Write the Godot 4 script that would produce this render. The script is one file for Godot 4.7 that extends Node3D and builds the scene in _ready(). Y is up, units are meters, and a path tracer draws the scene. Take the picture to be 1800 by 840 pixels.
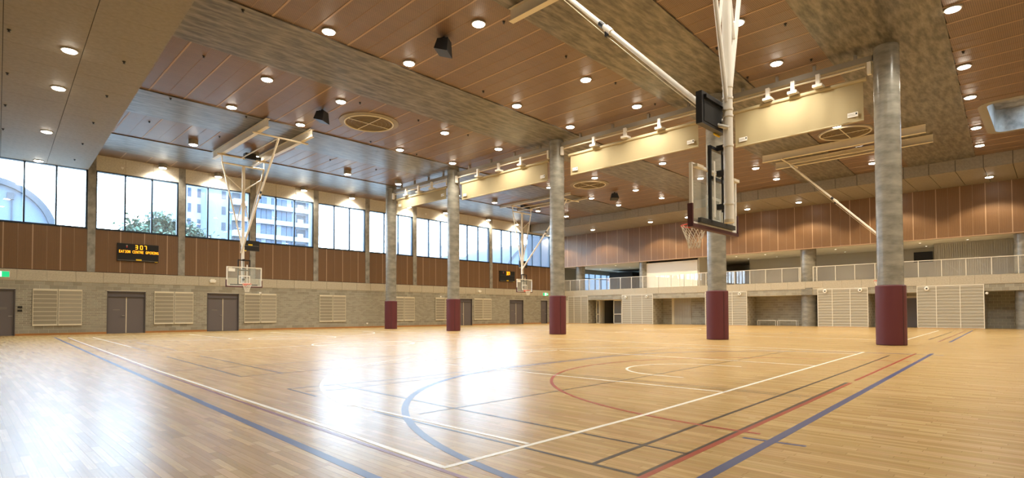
extends Node3D
# An indoor sports hall: timber ceiling bays between concrete beams, high windows along one wall, a gallery along the other.
# World: x runs along the window wall, -z points at the window wall, y is up, metres.

const U := 38.4      # window wall at z = -U
const V := 46.5      # gallery wall at x = V
const CY := 10.08    # timber ceiling
const SOF := 9.17    # low grey soffit
const BX := 41.4     # bulkhead face
const BY := 9.35     # bulkhead soffit
const CX := 22.0     # row of columns
const XL := -4.0     # wall at low x
const ZN := 5.0      # wall behind the camera

var M := {}
var taken := {}
var boxes := {}
var rng := RandomNumberGenerator.new()
var ord := ["first", "second", "third", "fourth", "fifth", "sixth", "seventh", "eighth", "ninth", "tenth", "eleventh", "twelfth"]

# ---------------------------------------------------------------- mesh building
class B:
	var st := SurfaceTool.new()
	var n := 0
	func _init() -> void:
		st.begin(Mesh.PRIMITIVE_TRIANGLES)
	func v(p: Vector3, nn: Vector3, uv := Vector2.ZERO) -> void:
		st.set_normal(nn)
		st.set_uv(uv)
		st.add_vertex(p)
		n += 1
	func tri(a: Vector3, b: Vector3, c: Vector3, na: Vector3, nb: Vector3, nc: Vector3) -> void:
		if (c - a).cross(b - a).dot(na + nb + nc) < 0.0:
			v(a, na); v(c, nc); v(b, nb)
		else:
			v(a, na); v(b, nb); v(c, nc)
	func quad(a: Vector3, b: Vector3, c: Vector3, d: Vector3, nn: Vector3) -> void:
		tri(a, b, c, nn, nn, nn)
		tri(a, c, d, nn, nn, nn)
	func uvquad(a: Vector3, b: Vector3, c: Vector3, d: Vector3, nn: Vector3, ua: Vector2, ub: Vector2, uc: Vector2, ud: Vector2) -> void:
		if (c - a).cross(b - a).dot(nn) < 0.0:
			v(a, nn, ua); v(c, nn, uc); v(b, nn, ub); v(a, nn, ua); v(d, nn, ud); v(c, nn, uc)
		else:
			v(a, nn, ua); v(b, nn, ub); v(c, nn, uc); v(a, nn, ua); v(c, nn, uc); v(d, nn, ud)
	func box(p: Vector3, q: Vector3) -> B:
		var a := Vector3(minf(p.x, q.x), minf(p.y, q.y), minf(p.z, q.z))
		var b := Vector3(maxf(p.x, q.x), maxf(p.y, q.y), maxf(p.z, q.z))
		quad(Vector3(a.x, a.y, b.z), Vector3(b.x, a.y, b.z), b, Vector3(a.x, b.y, b.z), Vector3.BACK)
		quad(a, Vector3(b.x, a.y, a.z), Vector3(b.x, b.y, a.z), Vector3(a.x, b.y, a.z), Vector3.FORWARD)
		quad(a, Vector3(a.x, a.y, b.z), Vector3(a.x, b.y, b.z), Vector3(a.x, b.y, a.z), Vector3.LEFT)
		quad(Vector3(b.x, a.y, a.z), Vector3(b.x, a.y, b.z), b, Vector3(b.x, b.y, a.z), Vector3.RIGHT)
		quad(Vector3(a.x, b.y, a.z), Vector3(b.x, b.y, a.z), b, Vector3(a.x, b.y, b.z), Vector3.UP)
		quad(a, Vector3(b.x, a.y, a.z), Vector3(b.x, a.y, b.z), Vector3(a.x, a.y, b.z), Vector3.DOWN)
		return self
	func cbox(c: Vector3, s: Vector3) -> B:
		return box(c - s / 2, c + s / 2)
	# box whose edges facing the room are chamfered: front is +axis "nz" of the local frame
	func tube(p: Vector3, q: Vector3, r: float, k := 10, r2 := -1.0, caps := true) -> B:
		if r2 < 0.0: r2 = r
		var ax := (q - p).normalized()
		var s := ax.cross(Vector3.UP if absf(ax.y) < 0.9 else Vector3.RIGHT).normalized()
		var t := ax.cross(s)
		for i in k:
			var a0 := TAU * i / k
			var a1 := TAU * (i + 1) / k
			var d0 := s * cos(a0) + t * sin(a0)
			var d1 := s * cos(a1) + t * sin(a1)
			tri(p + d0 * r, p + d1 * r, q + d1 * r2, d0, d1, d1)
			tri(p + d0 * r, q + d1 * r2, q + d0 * r2, d0, d1, d0)
			if caps:
				tri(p, p + d0 * r, p + d1 * r, -ax, -ax, -ax)
				tri(q, q + d0 * r2, q + d1 * r2, ax, ax, ax)
		return self
	func path(pts: Array, r: float, k := 8) -> B:
		for i in pts.size() - 1:
			tube(pts[i], pts[i + 1], r, k)
		return self
	# revolve (radius, height) pairs about the y axis at c
	func lathe(c: Vector3, prof: Array, k := 32) -> B:
		for j in prof.size() - 1:
			var p: Vector2 = prof[j]
			var q: Vector2 = prof[j + 1]
			var d := q - p
			var nn := Vector2(d.y, -d.x).normalized()
			for i in k:
				var a0 := TAU * i / k
				var a1 := TAU * (i + 1) / k
				var e0 := Vector3(cos(a0), 0, sin(a0))
				var e1 := Vector3(cos(a1), 0, sin(a1))
				var up := Vector3.UP
				var n0 := e0 * nn.x + up * nn.y
				var n1 := e1 * nn.x + up * nn.y
				var A := c + e0 * p.x + up * p.y
				var Bv := c + e1 * p.x + up * p.y
				var C := c + e1 * q.x + up * q.y
				var D := c + e0 * q.x + up * q.y
				if p.x > 1e-5: tri(A, Bv, C, n0, n1, n1)
				if q.x > 1e-5: tri(A, C, D, n0, n1, n0)
		return self
	func torus(c: Vector3, R: float, r: float, ax: Vector3, k := 32, m := 8) -> B:
		var s := ax.cross(Vector3.UP if absf(ax.y) < 0.9 else Vector3.RIGHT).normalized()
		var t := ax.cross(s)
		for i in k:
			for j in m:
				var P := []
				var N := []
				for o in [[0, 0], [1, 0], [1, 1], [0, 1]]:
					var a: float = TAU * (i + o[0]) / k
					var b: float = TAU * (j + o[1]) / m
					var e := s * cos(a) + t * sin(a)
					N.append(e * cos(b) + ax * sin(b))
					P.append(c + e * R + N[-1] * r)
				tri(P[0], P[1], P[2], N[0], N[1], N[2])
				tri(P[0], P[2], P[3], N[0], N[2], N[3])
		return self
	# flat strip on the floor through pts (Vector2 x,z), w wide, top at y
	func strip(pts: Array, w: float, y: float, y0 := 0.0) -> B:
		var L := []
		var R := []
		for i in pts.size():
			var a: Vector2 = pts[maxi(i - 1, 0)]
			var b: Vector2 = pts[mini(i + 1, pts.size() - 1)]
			var d := (b - a).normalized()
			var s := Vector2(-d.y, d.x) * w / 2
			L.append(pts[i] + s)
			R.append(pts[i] - s)
		for i in pts.size() - 1:
			var q := [L[i], L[i + 1], R[i + 1], R[i]]
			quad(Vector3(q[0].x, y, q[0].y), Vector3(q[1].x, y, q[1].y), Vector3(q[2].x, y, q[2].y), Vector3(q[3].x, y, q[3].y), Vector3.UP)
			for e in [[L[i], L[i + 1], 1.0], [R[i], R[i + 1], -1.0]]:
				var d2: Vector2 = (e[1] - e[0]).normalized()
				var nn: Vector3 = Vector3(-d2.y, 0, d2.x) * e[2]
				quad(Vector3(e[0].x, y0, e[0].y), Vector3(e[1].x, y0, e[1].y), Vector3(e[1].x, y, e[1].y), Vector3(e[0].x, y, e[0].y), nn)
		return self
	# prism: horizontal polygon pts (Vector2 x,z), from y0 to y1
	func prism(pts: Array, y0: float, y1: float) -> B:
		var cen := Vector2.ZERO
		for p in pts: cen += p
		cen /= pts.size()
		for i in pts.size():
			var a: Vector2 = pts[i]
			var b: Vector2 = pts[(i + 1) % pts.size()]
			var d := (b - a).normalized()
			var nn := Vector3(-d.y, 0, d.x)
			var mid := (a + b) / 2 - cen
			if nn.x * mid.x + nn.z * mid.y < 0: nn = -nn
			quad(Vector3(a.x, y0, a.y), Vector3(b.x, y0, b.y), Vector3(b.x, y1, b.y), Vector3(a.x, y1, a.y), nn)
			tri(Vector3(cen.x, y0, cen.y), Vector3(a.x, y0, a.y), Vector3(b.x, y0, b.y), Vector3.DOWN, Vector3.DOWN, Vector3.DOWN)
			tri(Vector3(cen.x, y1, cen.y), Vector3(a.x, y1, a.y), Vector3(b.x, y1, b.y), Vector3.UP, Vector3.UP, Vector3.UP)
		return self
	func done() -> ArrayMesh:
		return st.commit()

func nb() -> B:
	return B.new()

func bxm(s: Vector3) -> Mesh:
	var key := Vector3(snappedf(s.x, 0.001), snappedf(s.y, 0.001), snappedf(s.z, 0.001))
	if not boxes.has(key):
		boxes[key] = B.new().cbox(Vector3.ZERO, s).done()
	return boxes[key]

# ---------------------------------------------------------------- naming and grouping
func numbered(called: String, parent: Node) -> String:
	var key := str(parent.get_instance_id()) + called
	var k: int = taken.get(key, 0)
	taken[key] = k + 1
	return called if k == 0 else "%s_%03d" % [called, k]

func obj(called: String, mesh, m, parent: Node = self, at := Vector3.ZERO) -> MeshInstance3D:
	var o := MeshInstance3D.new()
	o.name = numbered(called, parent)
	o.mesh = mesh.done() if mesh is B else mesh
	o.material_override = m if m is Material else M[m]
	o.position = at - (parent.position if parent is MeshInstance3D else Vector3.ZERO)
	parent.add_child(o, true)
	return o

func bx(called: String, p: Vector3, q: Vector3, m, parent: Node = self) -> MeshInstance3D:
	return obj(called, bxm((q - p).abs()), m, parent, (p + q) / 2)

func tag(o: Node, label: String, category: String, group := "", kind := "") -> Node:
	o.set_meta("label", label)
	if category: o.set_meta("category", category)
	if group: o.set_meta("group", group)
	if kind: o.set_meta("kind", kind)
	return o

func thing(called: String, label: String, category: String, group := "", at := Vector3.ZERO, turn := 0.0) -> Node3D:
	var o := Node3D.new()
	o.name = numbered(called, self)
	add_child(o, true)
	o.position = at
	o.rotation.y = turn
	tag(o, label, category, group)
	return o

func struct(called: String, label: String, category: String, at := Vector3.ZERO) -> Node3D:
	var o := thing(called, label, category, "", at)
	o.set_meta("kind", "structure")
	return o

func dup(o: Node3D, at: Vector3, turn: float, label: String) -> Node3D:
	var base: String = str(o.name).rstrip("0123456789")
	if base.ends_with("_"): base = base.left(-1)
	var r: Node3D = o.duplicate()
	r.name = numbered(base, self)
	add_child(r, true)
	r.position = at
	r.rotation.y = turn
	r.set_meta("label", label)
	return r

# ---------------------------------------------------------------- materials
func sm(called: String, col: String, rough: float, metal := 0.0, spec := 0.5) -> StandardMaterial3D:
	var m := StandardMaterial3D.new()
	m.resource_name = called
	m.albedo_color = Color(col)
	m.roughness = rough
	m.metallic = metal
	m.metallic_specular = spec
	M[called] = m
	return m

func noise_tex(size: int, freq: float, oct: int, lo: String, hi: String, sd: int, stops := []) -> NoiseTexture2D:
	var f := FastNoiseLite.new()
	f.seed = sd
	f.noise_type = FastNoiseLite.TYPE_SIMPLEX_SMOOTH
	f.frequency = freq
	f.fractal_octaves = oct
	f.fractal_gain = 0.6
	var g := Gradient.new()
	g.set_color(0, Color(lo))
	g.set_color(1, Color(hi))
	for s in stops: g.add_point(s[0], Color(s[1]))
	var t := NoiseTexture2D.new()
	t.width = size
	t.height = size
	t.seamless = true
	t.noise = f
	t.color_ramp = g
	return t

func tri_map(m: StandardMaterial3D, t: Texture2D, sc: Vector3) -> StandardMaterial3D:
	m.albedo_texture = t
	m.uv1_triplanar = true
	m.uv1_world_triplanar = true
	m.uv1_scale = sc
	m.uv1_triplanar_sharpness = 4.0
	return m

func emit(called: String, col: String, e: float) -> StandardMaterial3D:
	var m := sm(called, col, 0.5)
	m.emission_enabled = true
	m.emission = Color(col)
	m.emission_energy_multiplier = e
	return m

# timber veneer with rows of acoustic slots; along = true: slots run down the v axis
func slot_tex(along: bool, base: Color, dark: Color, sd: int) -> ImageTexture:
	var n := 512
	var im := Image.create(n, n, false, Image.FORMAT_RGB8)
	var r := RandomNumberGenerator.new()
	r.seed = sd
	for i in n / 2:
		var k := 1.0 + (r.randf() - 0.5) * 0.16
		var c := Color(base.r * k, base.g * k, base.b * k)
		im.fill_rect(Rect2i(i * 2, 0, 2, n) if along else Rect2i(0, i * 2, n, 2), c)
		for s in 3:
			var kk := k + (r.randf() - 0.5) * 0.14
			var a := r.randi_range(0, n)
			var l := r.randi_range(60, 240)
			im.fill_rect(Rect2i(i * 2, a, 2, l) if along else Rect2i(a, i * 2, l, 2), Color(base.r * kk, base.g * kk, base.b * kk))
	for i in 16:
		for j in 16:
			var off := 16 if i % 2 else 0
			var p := i * 32 + 12
			var q := (j * 32 + off) % n
			im.fill_rect(Rect2i(p, q, 9, 22) if along else Rect2i(q, p, 22, 9), dark)
	return ImageTexture.create_from_image(im)

# strip floor: 64 columns over 8 m, boards of uneven length; the same layout cuts the real boards near the camera
var cols := []
const FT := 8.0
const NC := 128
func floor_layout() -> void:
	var r := RandomNumberGenerator.new()
	r.seed = 77
	for i in NC:
		var ends := []
		var z := r.randf() * 0.9
		while z < FT:
			ends.append(z)
			z += r.randf_range(0.35, 1.1)
		if FT - ends[-1] + ends[0] < 0.35: ends.pop_back()
		var tones := []
		for e in ends: tones.append(r.randf())
		cols.append([ends, tones])

func floor_tex() -> ImageTexture:
	var n := 2048
	var im := Image.create(n, n, false, Image.FORMAT_RGB8)
	var r := RandomNumberGenerator.new()
	r.seed = 78
	var w := n / NC
	var lo := Color("a3834f")
	var hi := Color("c9aa74")
	for i in NC:
		var ends: Array = cols[i][0]
		for j in ends.size():
			var z0: float = ends[j]
			var z1: float = ends[j + 1] if j + 1 < ends.size() else ends[0] + FT
			var t: float = cols[i][1][j]
			var c := lo.lerp(hi, 0.15 + 0.85 * t)
			c.g *= 1.0 + (r.randf() - 0.5) * 0.04
			var a := int(round(z0 / FT * n))
			var b := int(round(z1 / FT * n))
			for part in [[a, mini(b, n)], [0, b - n]]:
				if part[1] <= part[0]: continue
				im.fill_rect(Rect2i(i * w, part[0], w, part[1] - part[0]), c)
				for s in 14:
					var k := 1.0 + (r.randf() - 0.5) * 0.13
					var l := r.randi_range(20, 160)
					var y := r.randi_range(part[0], part[1] - 1)
					im.fill_rect(Rect2i(i * w + r.randi_range(0, w - 1), y, r.randi_range(1, 3), mini(l, part[1] - y)), Color(c.r * k, c.g * k, c.b * k))
			im.fill_rect(Rect2i(i * w, a % n, w, 1), Color(lo.r * 0.86, lo.g * 0.85, lo.b * 0.83))
		im.fill_rect(Rect2i(i * w, 0, 1, n), Color(lo.r * 0.97, lo.g * 0.96, lo.b * 0.94))
	return ImageTexture.create_from_image(im)

func make_materials() -> void:
	floor_layout()
	var f := sm("floor_wood", "ffffff", 0.27, 0.0, 0.42)
	f.albedo_texture = floor_tex()
	var conc := noise_tex(512, 0.012, 6, "66645e", "a8a59b", 5, [[0.45, "8b8881"]])
	tri_map(sm("concrete", "ffffff", 0.5), conc, Vector3(0.22, 0.22, 0.22))
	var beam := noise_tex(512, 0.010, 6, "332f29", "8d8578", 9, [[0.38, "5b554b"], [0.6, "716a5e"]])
	tri_map(sm("well_concrete", "ffffff", 0.7), conc, Vector3(0.22, 0.22, 0.22))
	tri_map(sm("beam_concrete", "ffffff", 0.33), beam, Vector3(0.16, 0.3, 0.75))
	var colc := noise_tex(512, 0.010, 5, "706e65", "98958a", 15, [[0.45, "848178"]])
	tri_map(sm("column_concrete", "ffffff", 0.27), colc, Vector3(0.22, 0.6, 0.22))
	var rnd := noise_tex(256, 0.03, 4, "e2e2e2", "ffffff", 22)
	tri_map(sm("wall_timber", "ffffff", 0.42), slot_tex(true, Color("77593c"), Color("45301f"), 3), Vector3(1.5625, 0.8, 1.5625))
	tri_map(sm("ceiling_timber", "ffffff", 0.36), slot_tex(false, Color("785f4c"), Color("38291e"), 4), Vector3(0.8, 1.5625, 1.25))
	sm("timber_batten", "a58a70", 0.5)
	sm("timber_batten_dark", "8f745a", 0.5)
	sm("timber_back", "3a281c", 0.8)
	tri_map(sm("grey_panel", "bfb6a2", 0.75), rnd, Vector3(1.2, 1.2, 1.2))
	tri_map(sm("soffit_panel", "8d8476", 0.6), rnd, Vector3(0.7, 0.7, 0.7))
	for i in 4:
		var cc: String = ["a8a394", "a29d8e", "aea99a", "9b9687"][i]
		tri_map(sm("block_%d" % i, cc, 0.85), rnd, Vector3(3, 3, 3))
	sm("mortar", "d8d2c2", 0.9)
	var bv := tri_map(sm("block_mix", "ffffff", 0.85), rnd, Vector3(3, 3, 3))
	bv.vertex_color_use_as_albedo = true
	sm("pad_vinyl", "571f27", 0.55)
	tri_map(sm("head_panel", "d6d0c2", 0.7), rnd, Vector3(1.2, 1.2, 1.2))
	sm("door_grey", "686264", 0.45)
	sm("door_frame", "544f50", 0.4)
	sm("steel", "c9c7c2", 0.3, 0.9)
	sm("white_steel", "eeebe4", 0.35)
	sm("cream_steel", "d6ccb8", 0.45)
	sm("grille_bar", "ded6c0", 0.5)
	sm("grille_mesh", "958e7e", 0.7)
	sm("grille_mesh_pale", "a29b8b", 0.7)
	sm("white_bar", "e6e2d6", 0.5)
	sm("cabinet_mesh", "a39d8d", 0.7)
	sm("black", "141416", 0.4)
	sm("black_matt", "1b1b1d", 0.8)
	sm("dark_steel", "2a2c30", 0.4, 0.3)
	sm("window_frame", "1f2d3b", 0.4, 0.3)
	sm("curtain", "ab9c78", 0.8)
	M.curtain.backlight_enabled = true
	M.curtain.backlight = Color(0.12, 0.11, 0.08)
	sm("curtain_hem", "b5a785", 0.75)
	sm("rail_grey", "8d877c", 0.5)
	sm("hoop_orange", "e0452a", 0.4)
	sm("net_white", "e6e2d8", 0.8)
	sm("maroon", "4a1c20", 0.6)
	sm("white_paint", "eceae4", 0.5)
	sm("yellow", "e8c21e", 0.5)
	sm("red", "c02a22", 0.5)
	sm("plaster", "b3aea1", 0.85)
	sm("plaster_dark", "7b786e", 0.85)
	sm("white_wall", "e9e5da", 0.8)
	sm("oak", "b07a42", 0.45)
	sm("fan_grey", "8a8074", 0.5)
	sm("fan_mesh", "63543f", 0.8)
	sm("line_white", "f4f2ea", 0.3)
	sm("line_blue", "3d4a78", 0.3)
	sm("line_red", "a03c22", 0.3)
	sm("line_maroon", "7a3a3a", 0.3)
	sm("line_black", "332a1e", 0.3)
	sm("line_green", "50563c", 0.3)
	var g := sm("glass", "ffffff", 0.02)
	g.transparency = BaseMaterial3D.TRANSPARENCY_ALPHA
	g.albedo_color = Color(1, 1, 1, 0.06)
	var g2 := sm("board_glass", "e6f2ee", 0.03)
	g2.transparency = BaseMaterial3D.TRANSPARENCY_ALPHA
	g2.albedo_color = Color(0.9, 0.96, 0.94, 0.1)
	emit("lens", "fff4e2", 40.0)
	emit("spark", "fff3e0", 5.0)
	emit("led", "ffa21c", 3.0)
	emit("exit_green", "12b070", 1.2)
	emit("exit_white", "e8fff4", 1.4)
	# outdoors
	sm("ext_white", "8d969f", 0.6)
	sm("ext_grey", "4c5c6b", 0.6)
	sm("ext_blue", "182838", 0.6)
	sm("ext_glass", "2b4158", 0.6)
	sm("ext_dark", "1b2935", 0.6)
	sm("ext_pale", "5d6d7e", 0.6)
	sm("ext_render", "c4cad0", 0.8)
	sm("ext_hall", "4a5b6c", 0.7)
	sm("ext_edge", "1c2c3a", 0.6)
	sm("bark", "4d443a", 0.9)
	sm("leaf", "3a5440", 0.8)
	sm("leaf_dark", "294034", 0.8)
	tri_map(sm("ground", "8b8f8c", 0.9), rnd, Vector3(0.2, 0.2, 0.2))

# ---------------------------------------------------------------- the scene
func _ready() -> void:
	rng.seed = 4
	# camera: level lens with a rise, measured from the photograph
	var cam := Camera3D.new()
	cam.name = "camera"
	var fpx := 972.339
	var cyp := 526.555
	var yaw := 0.79044
	var pit := 0.02429
	var rol := -0.00294
	var fw := Vector3(sin(yaw), 0, -cos(yaw))
	var rt := Vector3(cos(yaw), 0, sin(yaw))
	var f2 := fw * cos(pit) + Vector3.UP * sin(pit)
	var u2 := Vector3.UP * cos(pit) - fw * sin(pit)
	var r3 := rt * cos(rol) + u2 * sin(rol)
	var u3 := u2 * cos(rol) - rt * sin(rol)
	cam.transform = Transform3D(Basis(r3, u3, -f2), Vector3(0, 1.1, 0))
	cam.set_frustum(0.05 * 840.0 / fpx, Vector2(0, 0.05 * (cyp - 420.0) / fpx), 0.05, 600.0)
	add_child(cam)
	cam.current = true
	var env := Environment.new()
	var sky := Sky.new()
	var psm := ProceduralSkyMaterial.new()
	psm.sky_top_color = Color(0.74, 0.87, 1.0)
	psm.sky_horizon_color = Color(0.84, 0.93, 1.0)
	psm.ground_bottom_color = Color(0.45, 0.47, 0.5)
	psm.ground_horizon_color = Color(0.7, 0.74, 0.78)
	psm.sky_energy_multiplier = SKY_E
	psm.ground_energy_multiplier = SKY_E * 0.5
	sky.sky_material = psm
	env.background_mode = Environment.BG_SKY
	env.sky = sky
	env.tonemap_mode = Environment.TONE_MAPPER_LINEAR
	env.tonemap_exposure = EXPO
	env.sdfgi_enabled = true
	env.ssao_enabled = true
	env.ssil_enabled = true
	var we := WorldEnvironment.new()
	we.name = "world_environment"
	we.environment = env
	add_child(we)
	make_materials()
	build_floor()
	build_window_wall()
	build_gallery_wall()
	build_ceiling()
	build_outer_walls()
	build_outside()
	build_columns()
	build_curtains()
	build_hoops()
	build_ceiling_things()
	build_wall_things()
	build_downlights()

const SKY_E := 3.5
const EXPO := 1.0
const LAMP := 16.0

# ---------------------------------------------------------------- floor and court markings
func build_floor() -> void:
	var fl := struct("floor", "pale timber strip sports floor with coloured court lines", "floor")
	var X0 := XL - 0.3
	var X1 := 62.0
	# the area of separate boards: columns 0..127 of the layout repeat every 8 m, x from 0 to 8
	var b := nb()
	var rects := []
	var bx0 := 0.5
	var bx1 := 6.5
	var bz0 := -6.5
	var bz1 := -1.0
	for r in [[X0, X1, -U - 0.6, bz0], [X0, X1, bz1, ZN + 0.3], [X0, bx0, bz0, bz1], [bx1, X1, bz0, bz1]]:
		var a := Vector3(r[0], 0, r[2])
		var c := Vector3(r[1], 0, r[3])
		b.uvquad(a, Vector3(c.x, 0, a.z), c, Vector3(a.x, 0, c.z), Vector3.UP, Vector2(a.x, a.z) / FT, Vector2(c.x, a.z) / FT, Vector2(c.x, c.z) / FT, Vector2(a.x, c.z) / FT)
	b.box(Vector3(X0, -0.5, -U - 0.6), Vector3(X1, -0.022, ZN + 0.3))
	obj("subfloor", b, "floor_wood", fl)
	var w := FT / NC
	var all := []
	for ci in range(int(floor(bx0 / w)), int(ceil(bx1 / w))):
		var ends: Array = cols[posmod(ci, NC)][0]
		for j in ends.size():
			var z0: float = ends[j]
			var z1: float = ends[j + 1] if j + 1 < ends.size() else ends[0] + FT
			for s in [-2, -1, 0]:
				var p := maxf(z0 + s * FT, bz0)
				var q := minf(z1 + s * FT, bz1)
				if q - p > 0.002:
					var x0 := maxf(ci * w, bx0)
					var x1 := minf((ci + 1) * w, bx1)
					var m := Vector2((x0 + x1) / 2, (p + q) / 2)
					all.append([m.length() - (q - p), x0, x1, p, q])
	# boards in view, the largest in the picture first
	var seen := []
	var rest := nb()
	for r in all:
		var m := Vector2((r[1] + r[2]) / 2, (r[3] + r[4]) / 2)
		var dep := m.x * sin(0.79) - m.y * cos(0.79)
		var side := m.x * cos(0.79) + m.y * sin(0.79)
		if dep > 3.4 and absf(side) < dep * 0.93: seen.append(r)
		else: board(rest, r)
	seen.sort_custom(func(a, c): return a[0] < c[0])
	for i in seen.size():
		if i < 300:
			var pb := nb()
			board(pb, seen[i])
			obj("plank", pb, "floor_wood", fl)
		else: board(rest, seen[i])
	var ro := obj("plank_field", rest, "floor_wood", fl)
	ro.set_meta("kind", "stuff")
	court_lines(fl)

func board(b: B, r: Array) -> void:
	var g := 0.0003
	var a := Vector3(r[1] + g, 0, r[3] + g)
	var c := Vector3(r[2] - g, 0, r[4] - g)
	var P := [a, Vector3(c.x, 0, a.z), c, Vector3(a.x, 0, c.z)]
	var uv := []
	for p in P: uv.append(Vector2(p.x, p.z) / FT)
	b.uvquad(P[0], P[1], P[2], P[3], Vector3.UP, uv[0], uv[1], uv[2], uv[3])
	var N := [Vector3.FORWARD, Vector3.RIGHT, Vector3.BACK, Vector3.LEFT]
	for i in 4:
		var p: Vector3 = P[i]
		var q: Vector3 = P[(i + 1) % 4]
		b.uvquad(p, q, q + Vector3.DOWN * 0.02, p + Vector3.DOWN * 0.02, N[i], uv[i], uv[(i + 1) % 4], uv[(i + 1) % 4], uv[i])

func ln(fl: Node, m: String, w: float, pts: Array, y := 0.0016) -> void:
	obj("court_line", nb().strip(pts, w, y), m, fl)

func arc(c: Vector2, r: float, a0: float, a1: float, k := 48, sq := 1.0) -> Array:
	var out := []
	for i in k + 1:
		var a := deg_to_rad(lerpf(a0, a1, float(i) / k))
		out.append(c + Vector2(cos(a) * r, sin(a) * r * sq))
	return out

func court_lines(fl: Node) -> void:
	# angles: x = cos, z = sin; 180..360 is the half towards the window wall
	ln(fl, "line_blue", 0.08, [Vector2(3.44, -34.4), Vector2(2.42, -12.7), Vector2(2.02, -3.74), Vector2(1.93, -1.7)], 0.0012)
	ln(fl, "line_white", 0.05, [Vector2(3.86, -33.4), Vector2(2.84, -13.0), Vector2(2.57, -5.0), Vector2(2.48, -3.14)], 0.002)
	ln(fl, "line_maroon", 0.045, [Vector2(3.78, -33.0), Vector2(2.77, -13.0), Vector2(2.49, -5.6), Vector2(2.40, -2.0)], 0.0012)
	ln(fl, "line_white", 0.05, [Vector2(2.46, -3.14), Vector2(5.23, -3.2), Vector2(17.6, -3.84)], 0.002)
	ln(fl, "line_blue", 0.08, [Vector2(1.9, -1.63), Vector2(5.0, -1.77), Vector2(18.2, -2.41)], 0.0012)
	ln(fl, "line_blue", 0.05, [Vector2(4.9, -2.0), Vector2(4.94, -1.5)], 0.001)
	ln(fl, "line_red", 0.05, [Vector2(2.4, -1.96), Vector2(5.1, -2.1), Vector2(9.83, -2.33)], 0.0012)
	ln(fl, "line_red", 0.05, [Vector2(10.2, -2.355), Vector2(17.9, -2.72)], 0.0012)
	ln(fl, "line_black", 0.04, [Vector2(3.28, -2.045), Vector2(9.83, -2.385)], 0.0008)
	ln(fl, "line_black", 0.04, [Vector2(3.3, -2.44), Vector2(5.15, -2.54), Vector2(12.28, -2.86), Vector2(16.7, -3.09)], 0.0012)
	ln(fl, "line_black", 0.04, [Vector2(3.34, -5.5), Vector2(3.3, -3.1), Vector2(3.28, -2.02)], 0.0008)
	ln(fl, "line_black", 0.04, [Vector2(4.2, -7.9), Vector2(4.1, -5.05), Vector2(4.04, -2.06)], 0.0008)
	ln(fl, "line_black", 0.03, [Vector2(3.6, -5.0), Vector2(7.85, -5.09), Vector2(16.3, -5.49)], 0.0012)
	ln(fl, "line_black", 0.025, [Vector2(7.82, -7.75), Vector2(7.9, -3.4), Vector2(7.87, -2.3)], 0.0008)
	ln(fl, "line_green", 0.025, [Vector2(7.68, -7.75), Vector2(7.76, -3.4), Vector2(7.74, -2.4)], 0.0012)
	ln(fl, "line_white", 0.05, [Vector2(7.52, -10.5), Vector2(7.5, -5.08), Vector2(7.52, -3.3)], 0.002)
	ln(fl, "line_white", 0.05, [Vector2(12.6, -10.5), Vector2(12.5, -3.6)], 0.002)
	ln(fl, "line_white", 0.05, [Vector2(7.5, -10.5), Vector2(12.6, -10.6)], 0.002)
	# three-point line, free throw circle, no-charge arc
	ln(fl, "line_white", 0.05, [Vector2(3.42, -3.2), Vector2(3.4, -5.99)] + arc(Vector2(10.0, -5.0), 6.75, 189, 351) + [Vector2(16.65, -6.1), Vector2(16.7, -3.8)], 0.002)
	ln(fl, "line_white", 0.05, arc(Vector2(10.05, -10.5), 1.8, 180, 360), 0.002)
	ln(fl, "line_white", 0.05, [Vector2(8.72, -4.55)] + arc(Vector2(9.98, -4.99), 1.26, 180, 360) + [Vector2(11.24, -4.6)], 0.002)
	# netball goal circle and futsal area
	ln(fl, "line_red", 0.05, arc(Vector2(10.0, -2.2), 4.85, 177, 362, 64), 0.0014)
	ln(fl, "line_blue", 0.08, arc(Vector2(8.6, -1.95), 6.0, 180, 270, 32) + arc(Vector2(11.6, -2.1), 6.0, 270, 360, 32), 0.0012)
	# badminton and volleyball lines further off
	ln(fl, "line_black", 0.04, [Vector2(3.47, -8.06), Vector2(5.4, -7.9), Vector2(16.5, -8.6)], 0.0008)
	ln(fl, "line_black", 0.04, [Vector2(3.47, -8.06), Vector2(3.42, -7.04)], 0.0008)
	ln(fl, "line_black", 0.03, [Vector2(3.52, -7.6), Vector2(3.95, -7.45), Vector2(9.0, -7.75)], 0.0008)
	ln(fl, "line_black", 0.04, [Vector2(3.91, -16.45), Vector2(3.57, -10.25)], 0.0008)
	ln(fl, "line_black", 0.04, [Vector2(4.61, -16.16), Vector2(4.3, -10.23)], 0.0008)
	ln(fl, "line_black", 0.03, [Vector2(3.04, -12.22), Vector2(16.6, -12.5)], 0.0008)
	ln(fl, "line_black", 0.03, [Vector2(3.57, -10.25), Vector2(16.6, -10.9)], 0.0008)
	ln(fl, "line_black", 0.04, [Vector2(5.05, -25.62), Vector2(4.78, -19.06)], 0.0008)
	ln(fl, "line_black", 0.04, [Vector2(4.44, -26.31), Vector2(4.06, -19.36)], 0.0008)
	ln(fl, "line_white", 0.05, [Vector2(4.72, -32.9), Vector2(4.2, -22.0)], 0.002)
	ln(fl, "line_white", 0.05, [Vector2(8.91, -33.1), Vector2(8.64, -25.0)], 0.002)
	ln(fl, "line_white", 0.05, [Vector2(13.2, -33.1), Vector2(13.0, -25.0)], 0.002)
	ln(fl, "line_white", 0.05, [Vector2(3.86, -33.1), Vector2(18.6, -33.6)], 0.002)
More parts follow.
